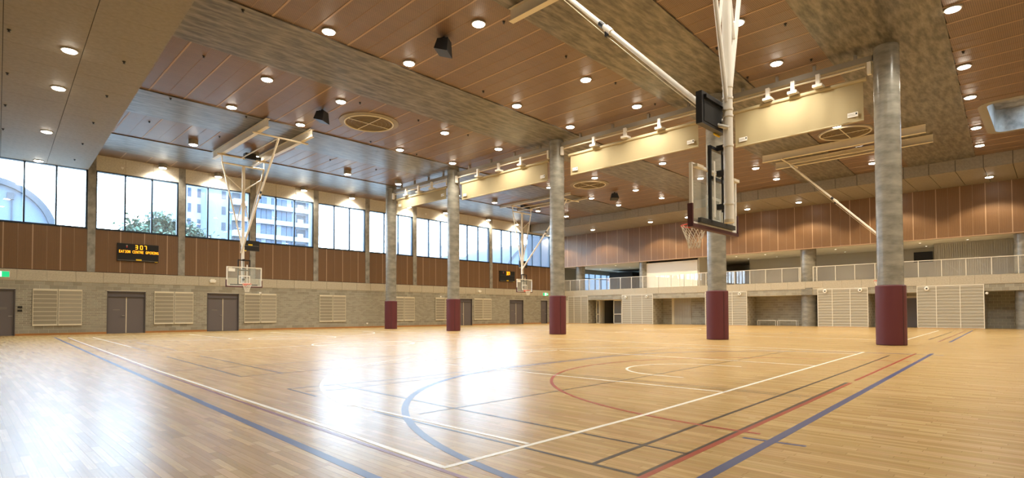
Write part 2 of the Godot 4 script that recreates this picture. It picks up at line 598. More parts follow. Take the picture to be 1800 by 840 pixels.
	ln(fl, "line_white", 0.05, arc(Vector2(11.0, -25.0), 1.85, 0, 360, 48), 0.002)
	ln(fl, "line_white", 0.05, arc(Vector2(10.6, -18.1), 1.8, 0, 360, 48), 0.002)
	ln(fl, "line_white", 0.05, [Vector2(2.9, -18.2), Vector2(17.8, -18.6)], 0.002)
	ln(fl, "line_white", 0.05, [Vector2(4.3, -32.0)] + arc(Vector2(11.1, -31.2), 6.75, 175, 5), 0.002)
	ln(fl, "line_white", 0.05, [Vector2(17.6, -3.84), Vector2(18.2, -18.0), Vector2(18.6, -33.6)], 0.002)
	# the court beyond the columns
	ln(fl, "line_white", 0.05, [Vector2(24.0, -4.2), Vector2(40.62, -5.06)], 0.002)
	ln(fl, "line_black", 0.05, [Vector2(27.1, -3.7), Vector2(38.2, -4.2)], 0.0012)
	ln(fl, "line_maroon", 0.05, [Vector2(25.3, -3.18), Vector2(40.3, -3.82)], 0.0012)
	ln(fl, "line_blue", 0.08, [Vector2(25.3, -2.84), Vector2(41.8, -3.63)], 0.0012)
	ln(fl, "line_white", 0.05, arc(Vector2(33.2, -11.0), 3.4, 150, 300), 0.002)
	ln(fl, "line_black", 0.05, arc(Vector2(33.0, -7.6), 3.0, 160, 330), 0.0012)
	ln(fl, "line_white", 0.05, [Vector2(26.5, -18.0), Vector2(40.8, -18.6)], 0.002)
	ln(fl, "line_white", 0.05, arc(Vector2(33.4, -18.2), 1.8, 0, 360), 0.002)
	ln(fl, "line_white", 0.05, [Vector2(25.8, -4.3), Vector2(26.6, -32.0), Vector2(41.2, -32.6)], 0.002)

# ---------------------------------------------------------------- block laying
# lays courses on a plane; put(u, y, w, h) gives a box. holes: [u0, u1, y0, y1]
func lay(wall: Node, along_x: bool, plane: float, face: float, u0: float, u1: float, courses: Array, holes: Array, budget: int, cen: float) -> void:
	var units := []
	for k in courses.size():
		var cy: Array = courses[k]    # [y0, y1, width]
		var w: float = cy[2]
		var off := 0.0 if k % 2 else w / 2
		var u := u0 - off
		while u < u1:
			var a := maxf(u, u0)
			var e := minf(u + w, u1)
			u += w
			var spans := [[a, e]]
			for h in holes:
				if cy[1] > h[2] + 0.02 and cy[0] < h[3] - 0.02:
					var nx := []
					for s in spans:
						if s[1] <= h[0] or s[0] >= h[1]: nx.append(s)
						else:
							if s[0] < h[0]: nx.append([s[0], h[0]])
							if s[1] > h[1]: nx.append([h[1], s[1]])
					spans = nx
			for s in spans:
				if s[1] - s[0] > 0.03: units.append([s[0], s[1], cy[0], cy[1]])
	var order := range(units.size())
	var sc := func(i): return (units[i][1] - units[i][0]) * (units[i][3] - units[i][2]) * 900.0 - absf((units[i][0] + units[i][1]) / 2 - cen)
	order.sort_custom(func(i, j): return sc.call(i) > sc.call(j))
	var left := nb()
	for n in order.size():
		var q: Array = units[order[n]]
		var a := Vector3(q[0] + 0.007, q[2] + 0.006, 0)
		var b := Vector3(q[1] - 0.007, q[3] - 0.006, 0)
		var back := plane - face * 0.05
		var front := plane + face * rng.randf_range(-0.002, 0.002)
		var P: Vector3
		var Q: Vector3
		if along_x:
			P = Vector3(a.x, a.y, back); Q = Vector3(b.x, b.y, front)
		else:
			P = Vector3(back, a.y, a.x); Q = Vector3(front, b.y, b.x)
		if n < budget:
			var s := (Q - P).abs()
			if along_x: s.z = 0.05
			else: s.x = 0.05
			obj("brick", bxm(Vector3(snappedf(s.x, 0.01), snappedf(s.y, 0.01), snappedf(s.z, 0.01))), "block_%d" % (rng.randi() % 4), wall, (P + Q) / 2)
		else:
			var c: Color = M["block_%d" % (rng.randi() % 4)].albedo_color
			left.st.set_color(c.srgb_to_linear())
			left.box(P, Q)
	if left.n:
		var o := obj("brick_field", left, "block_mix", wall)
		o.set_meta("kind", "stuff")

# ---------------------------------------------------------------- window wall
const PIL := [-3.4, 0.98, 5.37, 9.84, 14.06, 18.5, 22.72, 27.19, 31.55, 35.94, 40.3, 44.75]
const DOORS := [[1.22, 2.26], [6.13, 8.0], [11.32, 13.23], [31.66, 33.58], [38.47, 40.41], [43.08, 44.07]]
const GRILLES := [[2.93, 5.0], [8.43, 10.51], [13.55, 15.65], [18.78, 20.86], [25.05, 27.14], [29.34, 31.4], [33.79, 35.94]]

func build_window_wall() -> void:
	var w := struct("wall_back", "long wall of grey blockwork below timber panels and a strip of high windows", "wall")
	var T := 0.5
	# solid core, cut for the doors and the windows
	var core := nb()
	var xa := XL - 0.3
	for d in DOORS:
		core.box(Vector3(xa, -0.1, -U - T), Vector3(d[0], 2.43, -U - 0.012))
		xa = d[1]
	core.box(Vector3(xa, -0.1, -U - T), Vector3(V + 2, 2.43, -U - 0.012))
	core.box(Vector3(XL - 0.3, 2.43, -U - T), Vector3(V + 2, 5.9, -U - 0.012))
	core.box(Vector3(XL - 0.3, 9.17, -U - T), Vector3(V + 2, 11.2, -U - 0.012))
	for d in DOORS:
		core.box(Vector3(d[0], -0.1, -U - T), Vector3(d[1], 2.43, -U - 0.2))
	obj("wall_core", core, "mortar", w)
	var courses := [[0.1, 0.3, 0.4], [0.3, 0.5, 0.4]]
	for i in 20: courses.append([0.5 + i * 0.0985, 0.5 + (i + 1) * 0.0985, 0.3])
	courses.append([2.47, 2.67, 0.4])
	courses.append([2.67, 2.87, 0.4])
	var holes := []
	for d in DOORS: holes.append([d[0], d[1], 0.0, 2.47])
	for g in GRILLES: holes.append([g[0] + 0.03, g[1] - 0.03, 0.55, 2.41])
	lay(w, true, -U, 1.0, 0.6, V, courses, holes, 300, 4.0)
	# timber skirting between the doors
	xa = XL
	for d in DOORS + [[V, V]]:
		bx("baseboard", Vector3(xa, 0, -U - 0.01), Vector3(d[0], 0.1, -U + 0.02), "oak", w)
		xa = d[1]
	# grey acoustic band in panels
	var x := -4.0 + 0.18
	while x < V - 0.1:
		bx("band_panel", Vector3(x + 0.008, 2.885, -U - 0.01), Vector3(minf(x + 1.212, V), 3.46, -U + 0.03), "grey_panel", w)
		x += 1.22
	bx("shadow_gap", Vector3(XL, 3.46, -U - 0.01), Vector3(V, 3.49, -U + 0.005), "black_matt", w)
	# pilasters
	for p in PIL:
		bx("pilaster", Vector3(p - 0.18, 3.47, -U - 0.2), Vector3(p + 0.18, CY + 0.05, -U + 0.05), "concrete", w)
	for i in PIL.size():
		var a: float = PIL[i] + 0.18
		var b: float = (PIL[i + 1] if i + 1 < PIL.size() else V + 0.18) - 0.18
		timber_run(w, true, -U, a, b, 3.49, 5.86, 0.62, i)
		# panels over the window
		if b > 5.0:
			for j in 3:
				var u := a + (b - a) * j / 3
				bx("head_panel", Vector3(u + 0.006, 9.2, -U - 0.012), Vector3(u + (b - a) / 3 - 0.006, CY + 0.03, -U + 0.02), "head_panel", w)
		window_bay(i, a, b)

func timber_run(w: Node, along_x: bool, plane: float, a: float, b: float, y0: float, y1: float, pitch: float, seed_: int) -> void:
	var n := int(round((b - a) / pitch))
	var step := (b - a) / n
	for j in n:
		var u := a + step * j
		var wide := (j + seed_) % 2 == 0
		var bw := 0.05 if wide else 0.018
		var p0 := u + (bw / 2 if j else 0.0)
		var p1 := u + step - 0.012
		if along_x:
			bx("timber_panel", Vector3(p0, y0, plane - 0.01), Vector3(p1, y1, plane + 0.03), "wall_timber", w)
			if j: bx("batten", Vector3(u - bw / 2, y0, plane - 0.01), Vector3(u + bw / 2, y1, plane + 0.036), "timber_batten" if wide else "timber_batten_dark", w)
		else:
			bx("timber_panel", Vector3(plane - 0.03, y0, p0), Vector3(plane + 0.01, y1, p1), "wall_timber", w)
			if j: bx("batten", Vector3(plane - 0.036, y0, u - bw / 2), Vector3(plane + 0.01, y1, u + bw / 2), "timber_batten" if wide else "timber_batten_dark", w)

func window_bay(i: int, a: float, b: float) -> void:
	var win := struct("window_%d" % (i + 1), "high three-pane window with dark slim frame, %s bay from the low grey soffit end" % ord[i], "window")
	var y0 := 5.9
	var y1 := 9.17
	var z := -U - 0.16
	var fr := nb()
	fr.box(Vector3(a, 5.84, z - 0.06), Vector3(b, y0 + 0.05, -U + 0.03))
	fr.box(Vector3(a, y1 - 0.03, z - 0.06), Vector3(b, y1 + 0.03, -U + 0.01))
	fr.box(Vector3(a, y0, z - 0.06), Vector3(a + 0.07, y1, z + 0.1))
	fr.box(Vector3(b - 0.09, y0, z - 0.06), Vector3(b, y1, z + 0.16))
	obj("window_frame", fr, "window_frame", win)
	for j in 3:
		var u0 := a + 0.05 + (b - a - 0.1) * j / 3
		var u1 := a + 0.05 + (b - a - 0.1) * (j + 1) / 3
		bx("pane", Vector3(u0 + 0.02, y0 + 0.05, z - 0.004), Vector3(u1 - 0.02, y1 - 0.03, z + 0.004), "glass", win)
		if j: bx("mullion", Vector3(u0 - 0.04, y0, z - 0.06), Vector3(u0 + 0.04, y1, z + 0.1), "window_frame", win)

# ---------------------------------------------------------------- gallery wall
const CAB := [[-37.5, -34.9], [-30.7, -27.3], [-22.1, -18.5], [-13.12, -9.84], [-6.93, -3.44]]
const NB := 48.4     # back of the niches

func build_gallery_wall() -> void:
	var w := struct("wall_right", "long wall with niches, a balcony band and timber panels above the gallery", "wall")
	var core := nb()
	# lower wall: piers behind the cabinets, niches between
	for c in CAB:
		core.box(Vector3(V + 0.02, 0, c[0]), Vector3(NB + 0.4, 2.43, c[1]))
	core.box(Vector3(NB + 0.012, 0, -34.9 + 0.0), Vector3(NB + 0.4, 2.43, -34.45))
	core.box(Vector3(NB + 0.012, 0, -30.95), Vector3(NB + 0.4, 2.43, ZN))
	core.box(Vector3(V + 0.02, 0, -U), Vector3(NB + 0.4, 2.43, CAB[0][0]))
	core.box(Vector3(V + 0.012, 2.43, -U), Vector3(NB + 0.4, 3.2, ZN))
	core.box(Vector3(V + 0.01, 3.2, -U), Vector3(62, 3.46, ZN))
	core.box(Vector3(V + 0.01, 6.05, -U), Vector3(V + 0.35, 10.6, ZN))
	core.box(Vector3(V + 0.35, 6.05, -U), Vector3(62, 6.35, ZN))
	obj("wall_core", core, "mortar", w)
	lay(w, false, V, -1.0, -U, ZN, [[2.43, 2.65, 0.4], [2.65, 2.87, 0.4]], [[-37.5, -34.9, 2.4, 2.85], [-30.7, -27.3, 2.4, 2.85], [-22.1, -18.5, 2.4, 2.85], [-13.12, -9.84, 2.4, 2.85], [-6.93, -3.44, 2.4, 2.85], [-14.3, -13.5, 2.4, 2.9]], 110, -8.0)
	var cs := []
	for i in 12: cs.append([i * 0.2025, (i + 1) * 0.2025, 0.4])
	lay(w, false, NB, -1.0, -34.9, -0.2, cs, [[-34.9, -30.7, 0, 3], [-30.7, -27.3, 0, 3], [-26.3, -24.4, 0, 3], [-22.1, -18.5, 0, 3], [-13.12, -9.84, 0, 3], [-7.9, -6.9, 0, 2.1], [-6.93, -3.44, 0, 3]], 190, -16.0)
	bx("column_notch", Vector3(V - 0.01, 2.43, -14.3), Vector3(V + 0.05, 2.99, -13.5), "column_concrete", w)
	# niche returns in blockwork
	var rt := nb()
	for c in CAB:
		for e in [[c[0], -1.0], [c[1], 1.0]]:
			for k in 12:
				for j in 5:
					var x0 := V + 0.03 + j * 0.37
					rt.st.set_color(M["block_%d" % ((k * 3 + j * 7) % 4)].albedo_color.srgb_to_linear())
					rt.box(Vector3(x0, k * 0.2025 + 0.004, e[0]), Vector3(x0 + 0.36, k * 0.2025 + 0.197, e[0] + e[1] * 0.012))
	obj("niche_return", rt, "block_mix", w).set_meta("kind", "stuff")
	# balcony band
	var z := -U + 0.3
	while z < ZN - 0.2:
		if z > -14.9 and z < -13.4:
			bx("band_panel", Vector3(V - 0.03, 2.99, z + 0.006), Vector3(V + 0.02, 3.47, z + 1.262), "grey_panel", w)
		else:
			bx("band_panel", Vector3(V - 0.03, 2.885, z + 0.006), Vector3(V + 0.02, 3.47, minf(z + 1.262, ZN)), "grey_panel", w)
		z += 1.268
	timber_run(w, false, V, -U + 0.2, ZN, 6.05, BY, 0.636, 1)
	bx("timber_edge", Vector3(V - 0.05, 6.0, -U), Vector3(V + 0.3, 6.05, ZN), "timber_batten", w)
	# gallery rooms behind the balustrade
	var g := struct("wall_gallery", "dim plastered gallery rooms seen over the balcony", "wall")
	bx("back_wall", Vector3(53, 3.46, -20.6), Vector3(53.2, 6.05, -6.4), "plaster", g)
	bx("ribbed_wall", Vector3(50.2, 3.46, -6.4), Vector3(53.2, 6.05, -2.1), "plaster", g)
	var rb := nb()
	for i in 34:
		rb.box(Vector3(50.16, 3.46, -6.4 + i * 0.126), Vector3(50.2, 6.05, -6.4 + i * 0.126 + 0.07))
	obj("wall_ribs", rb, "plaster", g)
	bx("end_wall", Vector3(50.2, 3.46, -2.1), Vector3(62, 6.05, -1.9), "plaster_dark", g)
	bx("recess_back", Vector3(58, 3.46, -28.6), Vector3(58.2, 6.05, -20.6), "plaster", g)
	bx("recess_side", Vector3(53, 3.46, -20.8), Vector3(58, 6.05, -20.6), "plaster", g)
	bx("blind_return", Vector3(47.25, 3.46, -23.15), Vector3(53.0, 6.05, -23.0), "plaster", g)
	bx("core_wall", Vector3(47.25, 3.46, -28.55), Vector3(58, 6.05, -28.4), "plaster", g)
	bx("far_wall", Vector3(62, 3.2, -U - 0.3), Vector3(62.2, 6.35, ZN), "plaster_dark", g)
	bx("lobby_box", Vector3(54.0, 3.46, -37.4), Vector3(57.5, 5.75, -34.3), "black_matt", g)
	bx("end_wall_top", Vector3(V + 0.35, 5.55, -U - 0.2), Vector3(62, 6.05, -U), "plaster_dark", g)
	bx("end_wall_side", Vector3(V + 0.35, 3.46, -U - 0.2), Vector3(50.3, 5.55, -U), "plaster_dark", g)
	var gw := struct("window_20", "tall glazed end of the gallery showing blue daylight", "window")
	for i in 10:
		var x0 := 50.3 + i * 1.17
		bx("mullion", Vector3(x0, 3.46, -U - 0.16), Vector3(x0 + 0.09, 5.55, -U - 0.04), "window_frame", gw)
		bx("pane", Vector3(x0 + 0.09, 3.46, -U - 0.104), Vector3(x0 + 1.17, 5.55, -U - 0.096), "glass", gw)
	bx("transom", Vector3(50.3, 5.0, -U - 0.15), Vector3(62, 5.08, -U - 0.05), "window_frame", gw)
	# roller blind screen
	var bl := thing("blind_screen", "wide white roller blind screen hung behind the glass balustrade", "blind")
	for i in 4:
		bx("blind_panel", Vector3(47.2, 3.48, -28.4 + i * 1.31 + 0.02), Vector3(47.24, 4.62, -28.4 + i * 1.31 + 1.29), "white_wall", bl)
	bx("blind_head", Vector3(47.18, 4.64, -28.4), Vector3(47.24, 5.86, -23.16), "white_wall", bl)
	# balustrade, in three runs
	var runs := [[-U + 0.2, -14.32, "glass balustrade with pale posts along the balcony before the blind screen"], [-13.46, ZN - 0.2, "glass balustrade with pale posts on the balcony facing the ribbed wall"]]
	for r in runs:
		var bt := thing("glass_balustrade", r[2], "balustrade", "balcony balustrades")
		var pz: float = -1.77 - 1.268 * 30
		var last: float = r[0]
		bx("handrail", Vector3(V + 0.02, 4.57, r[0]), Vector3(V + 0.07, 4.61, r[1]), "white_bar", bt)
		var zs := [r[0] + 0.02]
		while pz < r[1]:
			if pz > r[0] + 0.1: zs.append(pz)
			pz += 1.268
		zs.append(r[1] - 0.02)
		for i in zs.size():
			bx("post", Vector3(V + 0.025, 3.46, zs[i] - 0.02), Vector3(V + 0.065, 4.57, zs[i] + 0.02), "white_bar", bt)
			if i and zs[i] - zs[i - 1] > 0.1: bx("glass_panel", Vector3(V + 0.042, 3.5, zs[i - 1] + 0.03), Vector3(V + 0.05, 4.55, zs[i] - 0.03), "glass", bt)
	# bulkhead over it all
	var bh := struct("ceiling_bulkhead", "grey panelled bulkhead running above the timber gallery wall", "bulkhead")
	z = -U + 0.17
	while z < ZN:
		var e := minf(z + 1.25, ZN)
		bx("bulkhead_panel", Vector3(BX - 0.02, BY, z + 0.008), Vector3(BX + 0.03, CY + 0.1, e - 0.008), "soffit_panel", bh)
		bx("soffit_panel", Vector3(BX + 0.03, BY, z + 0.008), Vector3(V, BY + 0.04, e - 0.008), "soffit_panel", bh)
		z += 1.26
	bx("bulkhead_core", Vector3(BX + 0.02, BY + 0.03, -U), Vector3(V + 0.2, CY + 0.5, ZN), "black_matt", bh)

# ---------------------------------------------------------------- ceiling
# concrete beams: near edge z = a + s x, far edge z = b + t x, counted from the window wall
const BEAMS := [[-33.15, 0.0, -36.55, 0.0], [-25.7, -0.015, -28.95, -0.017], [-16.55, -0.025, -20.0, -0.02], [-7.5, -0.044, -10.95, -0.037], [-1.3, -0.0485, -4.72, -0.042]]
const HOLE := [31.4, 36.7, -2.1, 1.3]

func bz(i: int, far: bool, x: float) -> float:
	var e: Array = BEAMS[i]
	return e[2] + e[3] * x if far else e[0] + e[1] * x

func build_ceiling() -> void:
	var c := struct("ceiling", "timber acoustic ceiling in bays between wide concrete beams", "ceiling")
	var slab := nb()
	slab.box(Vector3(XL - 0.3, CY + 0.12, -U - 0.5), Vector3(HOLE[0] - 0.1, CY + 0.6, ZN + 0.3))
	slab.box(Vector3(HOLE[1] + 0.1, CY + 0.12, -U - 0.5), Vector3(62, CY + 0.6, ZN + 0.3))
	slab.box(Vector3(HOLE[0] - 0.1, CY + 0.12, -U - 0.5), Vector3(HOLE[1] + 0.1, CY + 0.6, HOLE[2] - 0.1))
	slab.box(Vector3(HOLE[0] - 0.1, CY + 0.12, HOLE[3] + 0.1), Vector3(HOLE[1] + 0.1, CY + 0.6, ZN + 0.3))
	obj("roof_slab", slab, "concrete", c)
	for i in BEAMS.size():
		var x0 := 3.0
		var x1 := BX + 0.2
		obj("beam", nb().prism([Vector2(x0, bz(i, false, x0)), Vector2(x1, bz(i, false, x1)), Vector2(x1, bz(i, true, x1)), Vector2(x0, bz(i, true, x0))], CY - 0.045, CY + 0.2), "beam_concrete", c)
	for zone in BEAMS.size() + 1:
		var mids := nb()
		for k in range(-5, 26):
			var x0 := 9.155 + 1.256 * k
			var x1 := x0 + 1.256
			if x0 > BX - 0.1: continue
			x1 = minf(x1, BX)
			var xm := (x0 + x1) / 2
			var zf: float = -U if zone == 0 else bz(zone - 1, false, xm)
			var zn: float = ZN if zone == BEAMS.size() else bz(zone, true, xm)
			var rects := [[x0 + 0.02, x1 - 0.02, zf, zn]]
			var hit: bool = zone == BEAMS.size() and x1 > HOLE[0] - 0.15 and x0 < HOLE[1] + 0.15
			if hit:
				rects = []
				var h0: float = HOLE[2] - 0.15
				var h1: float = HOLE[3] + 0.15
				rects.append([x0 + 0.02, x1 - 0.02, zf, h0])
				rects.append([x0 + 0.02, x1 - 0.02, h1, zn])
				if x0 + 0.02 < HOLE[0] - 0.15: rects.append([x0 + 0.02, HOLE[0] - 0.15, h0, h1])
				if x1 - 0.02 > HOLE[1] + 0.15: rects.append([HOLE[1] + 0.15, x1 - 0.02, h0, h1])
			for r in rects:
				bx("timber_panel", Vector3(r[0], CY, r[2]), Vector3(r[1], CY + 0.05, r[3]), "ceiling_timber", c)
			var zz: float = HOLE[2] - 0.15 if hit else zn
			bx("batten", Vector3(x0 - 0.03, CY - 0.008, zf), Vector3(x0 + 0.03, CY + 0.05, zz), "timber_batten", c)
			mids.box(Vector3(xm - 0.007, CY - 0.004, zf), Vector3(xm + 0.007, CY + 0.02, zz))
		var mo := obj("seam_strip", mids, "timber_batten_dark", c)
		mo.set_meta("kind", "stuff")
	# round-cornered skylight well
	var s := struct("window_30", "skylight well in the timber ceiling, concrete sides lit blue by daylight", "skylight")
	var ring := func(grow: float) -> Array:
		var out := []
		var r := 0.4 + grow
		for q in [[HOLE[1] - 0.4, HOLE[2] + 0.4, 270], [HOLE[1] - 0.4, HOLE[3] - 0.4, 0], [HOLE[0] + 0.4, HOLE[3] - 0.4, 90], [HOLE[0] + 0.4, HOLE[2] + 0.4, 180]]:
			for i in 9:
				var an := deg_to_rad(q[2] + i * 90.0 / 8.0)
				out.append(Vector2(q[0] + cos(an) * r, q[1] + sin(an) * r))
		return out
	var inner: Array = ring.call(0.0)
	var outer: Array = ring.call(0.17)
	var wide: Array = ring.call(0.32)
	var rim := nb()
	var shaft := nb()
	var yt := CY + 1.1
	for i in inner.size():
		var j := (i + 1) % inner.size()
		var p: Vector2 = inner[i]
		var q: Vector2 = inner[j]
		var d := (q - p).normalized()
		var nn := Vector3(-d.y, 0, d.x)
		var P := Vector3(p.x, 0, p.y)
		var Q := Vector3(q.x, 0, q.y)
		var O := Vector3(outer[i].x, 0, outer[i].y)
		var R := Vector3(outer[j].x, 0, outer[j].y)
		var W := Vector3(wide[i].x, 0, wide[i].y)
		var X := Vector3(wide[j].x, 0, wide[j].y)
		var lo := Vector3(0, CY - 0.012, 0)
		var up := Vector3(0, yt, 0)
		rim.quad(P + lo, Q + lo, X + lo, W + lo, Vector3.DOWN)
		rim.quad(W + lo, X + lo, X + lo + Vector3(0, 0.05, 0), W + lo + Vector3(0, 0.05, 0), -nn)
		shaft.quad(P + lo, Q + lo, Q + up, P + up, nn)
		shaft.quad(O + lo, R + lo, R + up, O + up, -nn)
		shaft.quad(P + up, Q + up, R + up, O + up, Vector3.UP)
	shaft.box(Vector3(HOLE[0] - 0.2, yt, HOLE[2] - 0.2), Vector3(HOLE[1] + 0.2, yt + 0.2, -0.75))
	obj("trim_ring", rim, "rail_grey", s)
	obj("well_side", shaft, "well_concrete", s)
	bx("pane", Vector3(HOLE[0] - 0.2, yt + 0.1, -0.75), Vector3(HOLE[1] + 0.2, yt + 0.11, HOLE[3] + 0.2), "glass", s)
	# low grey soffit along one side
	var so := struct("ceiling_soffit", "low grey panelled soffit with slim joints and downlights", "soffit")
	var sx := func(k: float, z: float): return k - 0.0412 * z
	obj("soffit_core", nb().prism([Vector2(XL - 0.2, -U), Vector2(sx.call(3.6, -U), -U), Vector2(sx.call(3.6, ZN), ZN), Vector2(XL - 0.2, ZN)], SOF + 0.02, CY + 0.2), "black_matt", so)
	var ks := [-6.0, -3.6, -1.8, 0.0, 1.815, 3.61]
	var z := -U
	while z < ZN:
		var e := minf(z + 1.27, ZN)
		for j in ks.size() - 1:
			var L0: float = maxf(sx.call(ks[j], z), XL)
			var L1: float = maxf(sx.call(ks[j], e), XL)
			var R0: float = sx.call(ks[j + 1], z)
			var R1: float = sx.call(ks[j + 1], e)
			if R0 < XL + 0.1: continue
			var g := 0.008 if j + 2 < ks.size() else 0.0
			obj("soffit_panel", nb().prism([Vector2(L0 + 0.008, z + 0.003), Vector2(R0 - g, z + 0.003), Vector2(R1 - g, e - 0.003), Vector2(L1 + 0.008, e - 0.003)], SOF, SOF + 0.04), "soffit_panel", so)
		z += 1.27
	bx("soffit_edge", Vector3(3.3, SOF, ZN - 0.02), Vector3(3.4, CY + 0.1, ZN), "soffit_panel", so)

func build_outer_walls() -> void:
	var a := struct("wall_left", "blockwork side wall under the low grey soffit", "wall")
	bx("wall_body", Vector3(XL - 0.3, -0.1, -U - 0.5), Vector3(XL, CY + 0.6, ZN + 0.3), "grey_panel", a)
	var b := struct("wall_front", "plain wall behind the viewpoint", "wall")
	bx("wall_body", Vector3(XL - 0.3, -0.1, ZN), Vector3(62.2, CY + 0.6, ZN + 0.3), "grey_panel", b)

# ---------------------------------------------------------------- columns with padding
const COLZ := [-33.95, -26.93, -18.46, -9.96, -4.0]

func build_columns() -> void:
	for i in 5:
		var t := thing("concrete_column", "round concrete column with dark red foot padding, %s from the window wall" % ord[i], "column", "padded columns in a row", Vector3(CX, 0, COLZ[i]))
		t.set_meta("kind", "thing")
		var r: float = [0.375, 0.375, 0.372, 0.365, 0.375][i]
		var prof := []
		var y := 0.0
		while y < CY - 0.06:
			prof.append(Vector2(r, y + 0.006))
			prof.append(Vector2(r, minf(y + 1.19, CY - 0.05)))
			prof.append(Vector2(r - 0.004, minf(y + 1.195, CY - 0.05)))
			y += 1.2
		obj("shaft", nb().lathe(Vector3.ZERO, prof, 48), "column_concrete", t)
		var pr := r + 0.062
		obj("foot_pad", nb().lathe(Vector3.ZERO, [Vector2(r, 0.01), Vector2(pr - 0.012, 0.01), Vector2(pr, 0.022), Vector2(pr, 1.955), Vector2(pr - 0.02, 1.985), Vector2(r, 1.99)], 48), "pad_vinyl", t)
		bx("pad_seam", Vector3(-pr * 0.5 - 0.006, 0.02, pr * 0.87 - 0.01), Vector3(-pr * 0.5 + 0.006, 1.96, pr * 0.87 + 0.004), "black", t)
	# columns of the gallery side
	var gl := [[47.35, -36.5, 0.48, "grey concrete gallery column by the glazed gallery end"], [47.3, -28.75, 0.42, "grey concrete gallery column beside the white blind screen"], [47.3, -13.98, 0.55, "stout concrete column in the niche with the low white frames"], [47.3, -1.45, 0.55, "stout concrete column beside the dark niche"]]
	for q in gl:
		var t := thing("gallery_column", q[3], "column", "columns on the gallery side", Vector3(q[0], 0, q[1]))
		t.set_meta("kind", "structure")
		obj("shaft", nb().lathe(Vector3.ZERO, [Vector2(q[2], 3.46), Vector2(q[2], 6.05)], 40), "column_concrete", t)
		if q[1] > -20: obj("lower_shaft", nb().lathe(Vector3.ZERO, [Vector2(q[2], 0), Vector2(q[2], 3.3)], 40), "column_concrete", t)

# ---------------------------------------------------------------- dividing curtains
func build_curtains() -> void:
	var spans := [[-33.1, -27.65, 8.4, 9.16, "first"], [-26.1, -19.1, 8.07, 9.16, "second"], [-17.55, -10.7, 8.07, 9.12, "third"], [-9.12, -4.68, 7.69, 9.08, "fourth"]]
	for i in 4:
		var s: Array = spans[i]
		var t := thing("divider_curtain", "rolled cream divider curtain between the columns, %s span from the window wall" % s[4], "curtain", "raised divider curtains", Vector3(CX, 0, 0))
		var z0: float = s[0]
		var z1: float = s[1]
		# cloth with soft folds
		var b := nb()
		var n := 60
		var off := func(u: float, v: float): return 0.03 * sin(u * 9.0 + i) * sin(u * 23.0) * v + 0.02 * sin(u * 41.0 + 2 * i) * v * (1.0 - v)
		var rows := 5
		for a in n:
			for r in rows:
				var P := []
				for o in [[0, 0], [1, 0], [1, 1], [0, 1]]:
					var u := float(a + o[0]) / n
					var v := float(r + o[1]) / rows
					P.append(Vector3(off.call(u, 1.0 - v), lerpf(s[2] + 0.05, s[3], v), lerpf(z0, z1, u)))
				for sd in [-1.0, 1.0]:
					var d := Vector3(0.006 * sd, 0, 0)
					var nn: Vector3 = (P[1] - P[0]).cross(P[3] - P[0]).normalized()
					if nn.x * sd < 0: nn = -nn
					b.quad(P[0] + d, P[1] + d, P[2] + d, P[3] + d, nn)
		obj("cloth", b, "curtain", t)
		obj("hem_bar", nb().tube(Vector3(0.01, s[2] + 0.035, z0), Vector3(0.01, s[2] + 0.035, z1), 0.035), "curtain_hem", t)
		obj("roller", nb().tube(Vector3(0, 9.13, z0 - 0.1), Vector3(0, 9.13, z1 + 0.1), 0.075, 14), "curtain_hem", t)
		for e in [z0 + 0.32, z1 - 0.32]:
			var wl := bx("warning_label", Vector3(-0.05, s[2] + 0.2, e - 0.16), Vector3(-0.045, s[2] + 0.36, e + 0.16), "white_paint", t)
			bx("label_text", Vector3(-0.052, s[2] + 0.25, e - 0.14), Vector3(-0.05, s[2] + 0.262, e + 0.09), "rail_grey", wl)
			bx("label_text", Vector3(-0.052, s[2] + 0.29, e - 0.14), Vector3(-0.05, s[2] + 0.302, e + 0.06), "rail_grey", wl)
			obj("label_mark", nb().prism([Vector2(-0.053, e + 0.09), Vector2(-0.05, e + 0.09), Vector2(-0.05, e + 0.14), Vector2(-0.053, e + 0.14)], s[2] + 0.27, s[2] + 0.33), "black", wl)
		# carrier rail with motors
		var rl := thing("curtain_rail", "grey steel carrier rail above the %s cream divider curtain" % s[4], "rail", "curtain carrier rails", Vector3(CX, 0, 0))
		var c0: float = COLZ[i] + 0.38
		var c1: float = COLZ[i + 1] - 0.38
		bx("rail_beam", Vector3(-0.1, 9.66, c0), Vector3(0.1, 9.86, c1), "rail_grey", rl)
		obj("drive_tube", nb().tube(Vector3(-0.14, 9.5, c0 + 0.2), Vector3(-0.14, 9.5, c1 - 0.2), 0.035), "cream_steel", rl)
		var k := 4
		for j in k:
			var zz := lerpf(c0, c1, (j + 0.6) / k)
			bx("hanger", Vector3(-0.05, 9.86, zz - 0.05), Vector3(0.05, CY, zz + 0.05), "rail_grey", rl)
		for j in 3:
			var zz: float = lerpf(c0, c1, [0.27, 0.5, 0.73][j])
			if i == 3: zz = [-7.8, -6.9, -6.05][j]
			bx("bracket_arm", Vector3(-0.2, 9.3, zz - 0.07), Vector3(-0.08, 9.68, zz + 0.07), "white_steel", rl)
			bx("bracket_plate", Vector3(-0.28, 9.205, zz - 0.16), Vector3(0.1, 9.3, zz + 0.16), "white_steel", rl)
		for e in [[c0, 1], [c1, -1]]:
			bx("end_bracket", Vector3(-0.2, 9.2, e[0] + 0.02 * e[1]), Vector3(-0.06, 9.62, e[0] + 0.14 * e[1]), "white_steel", rl)

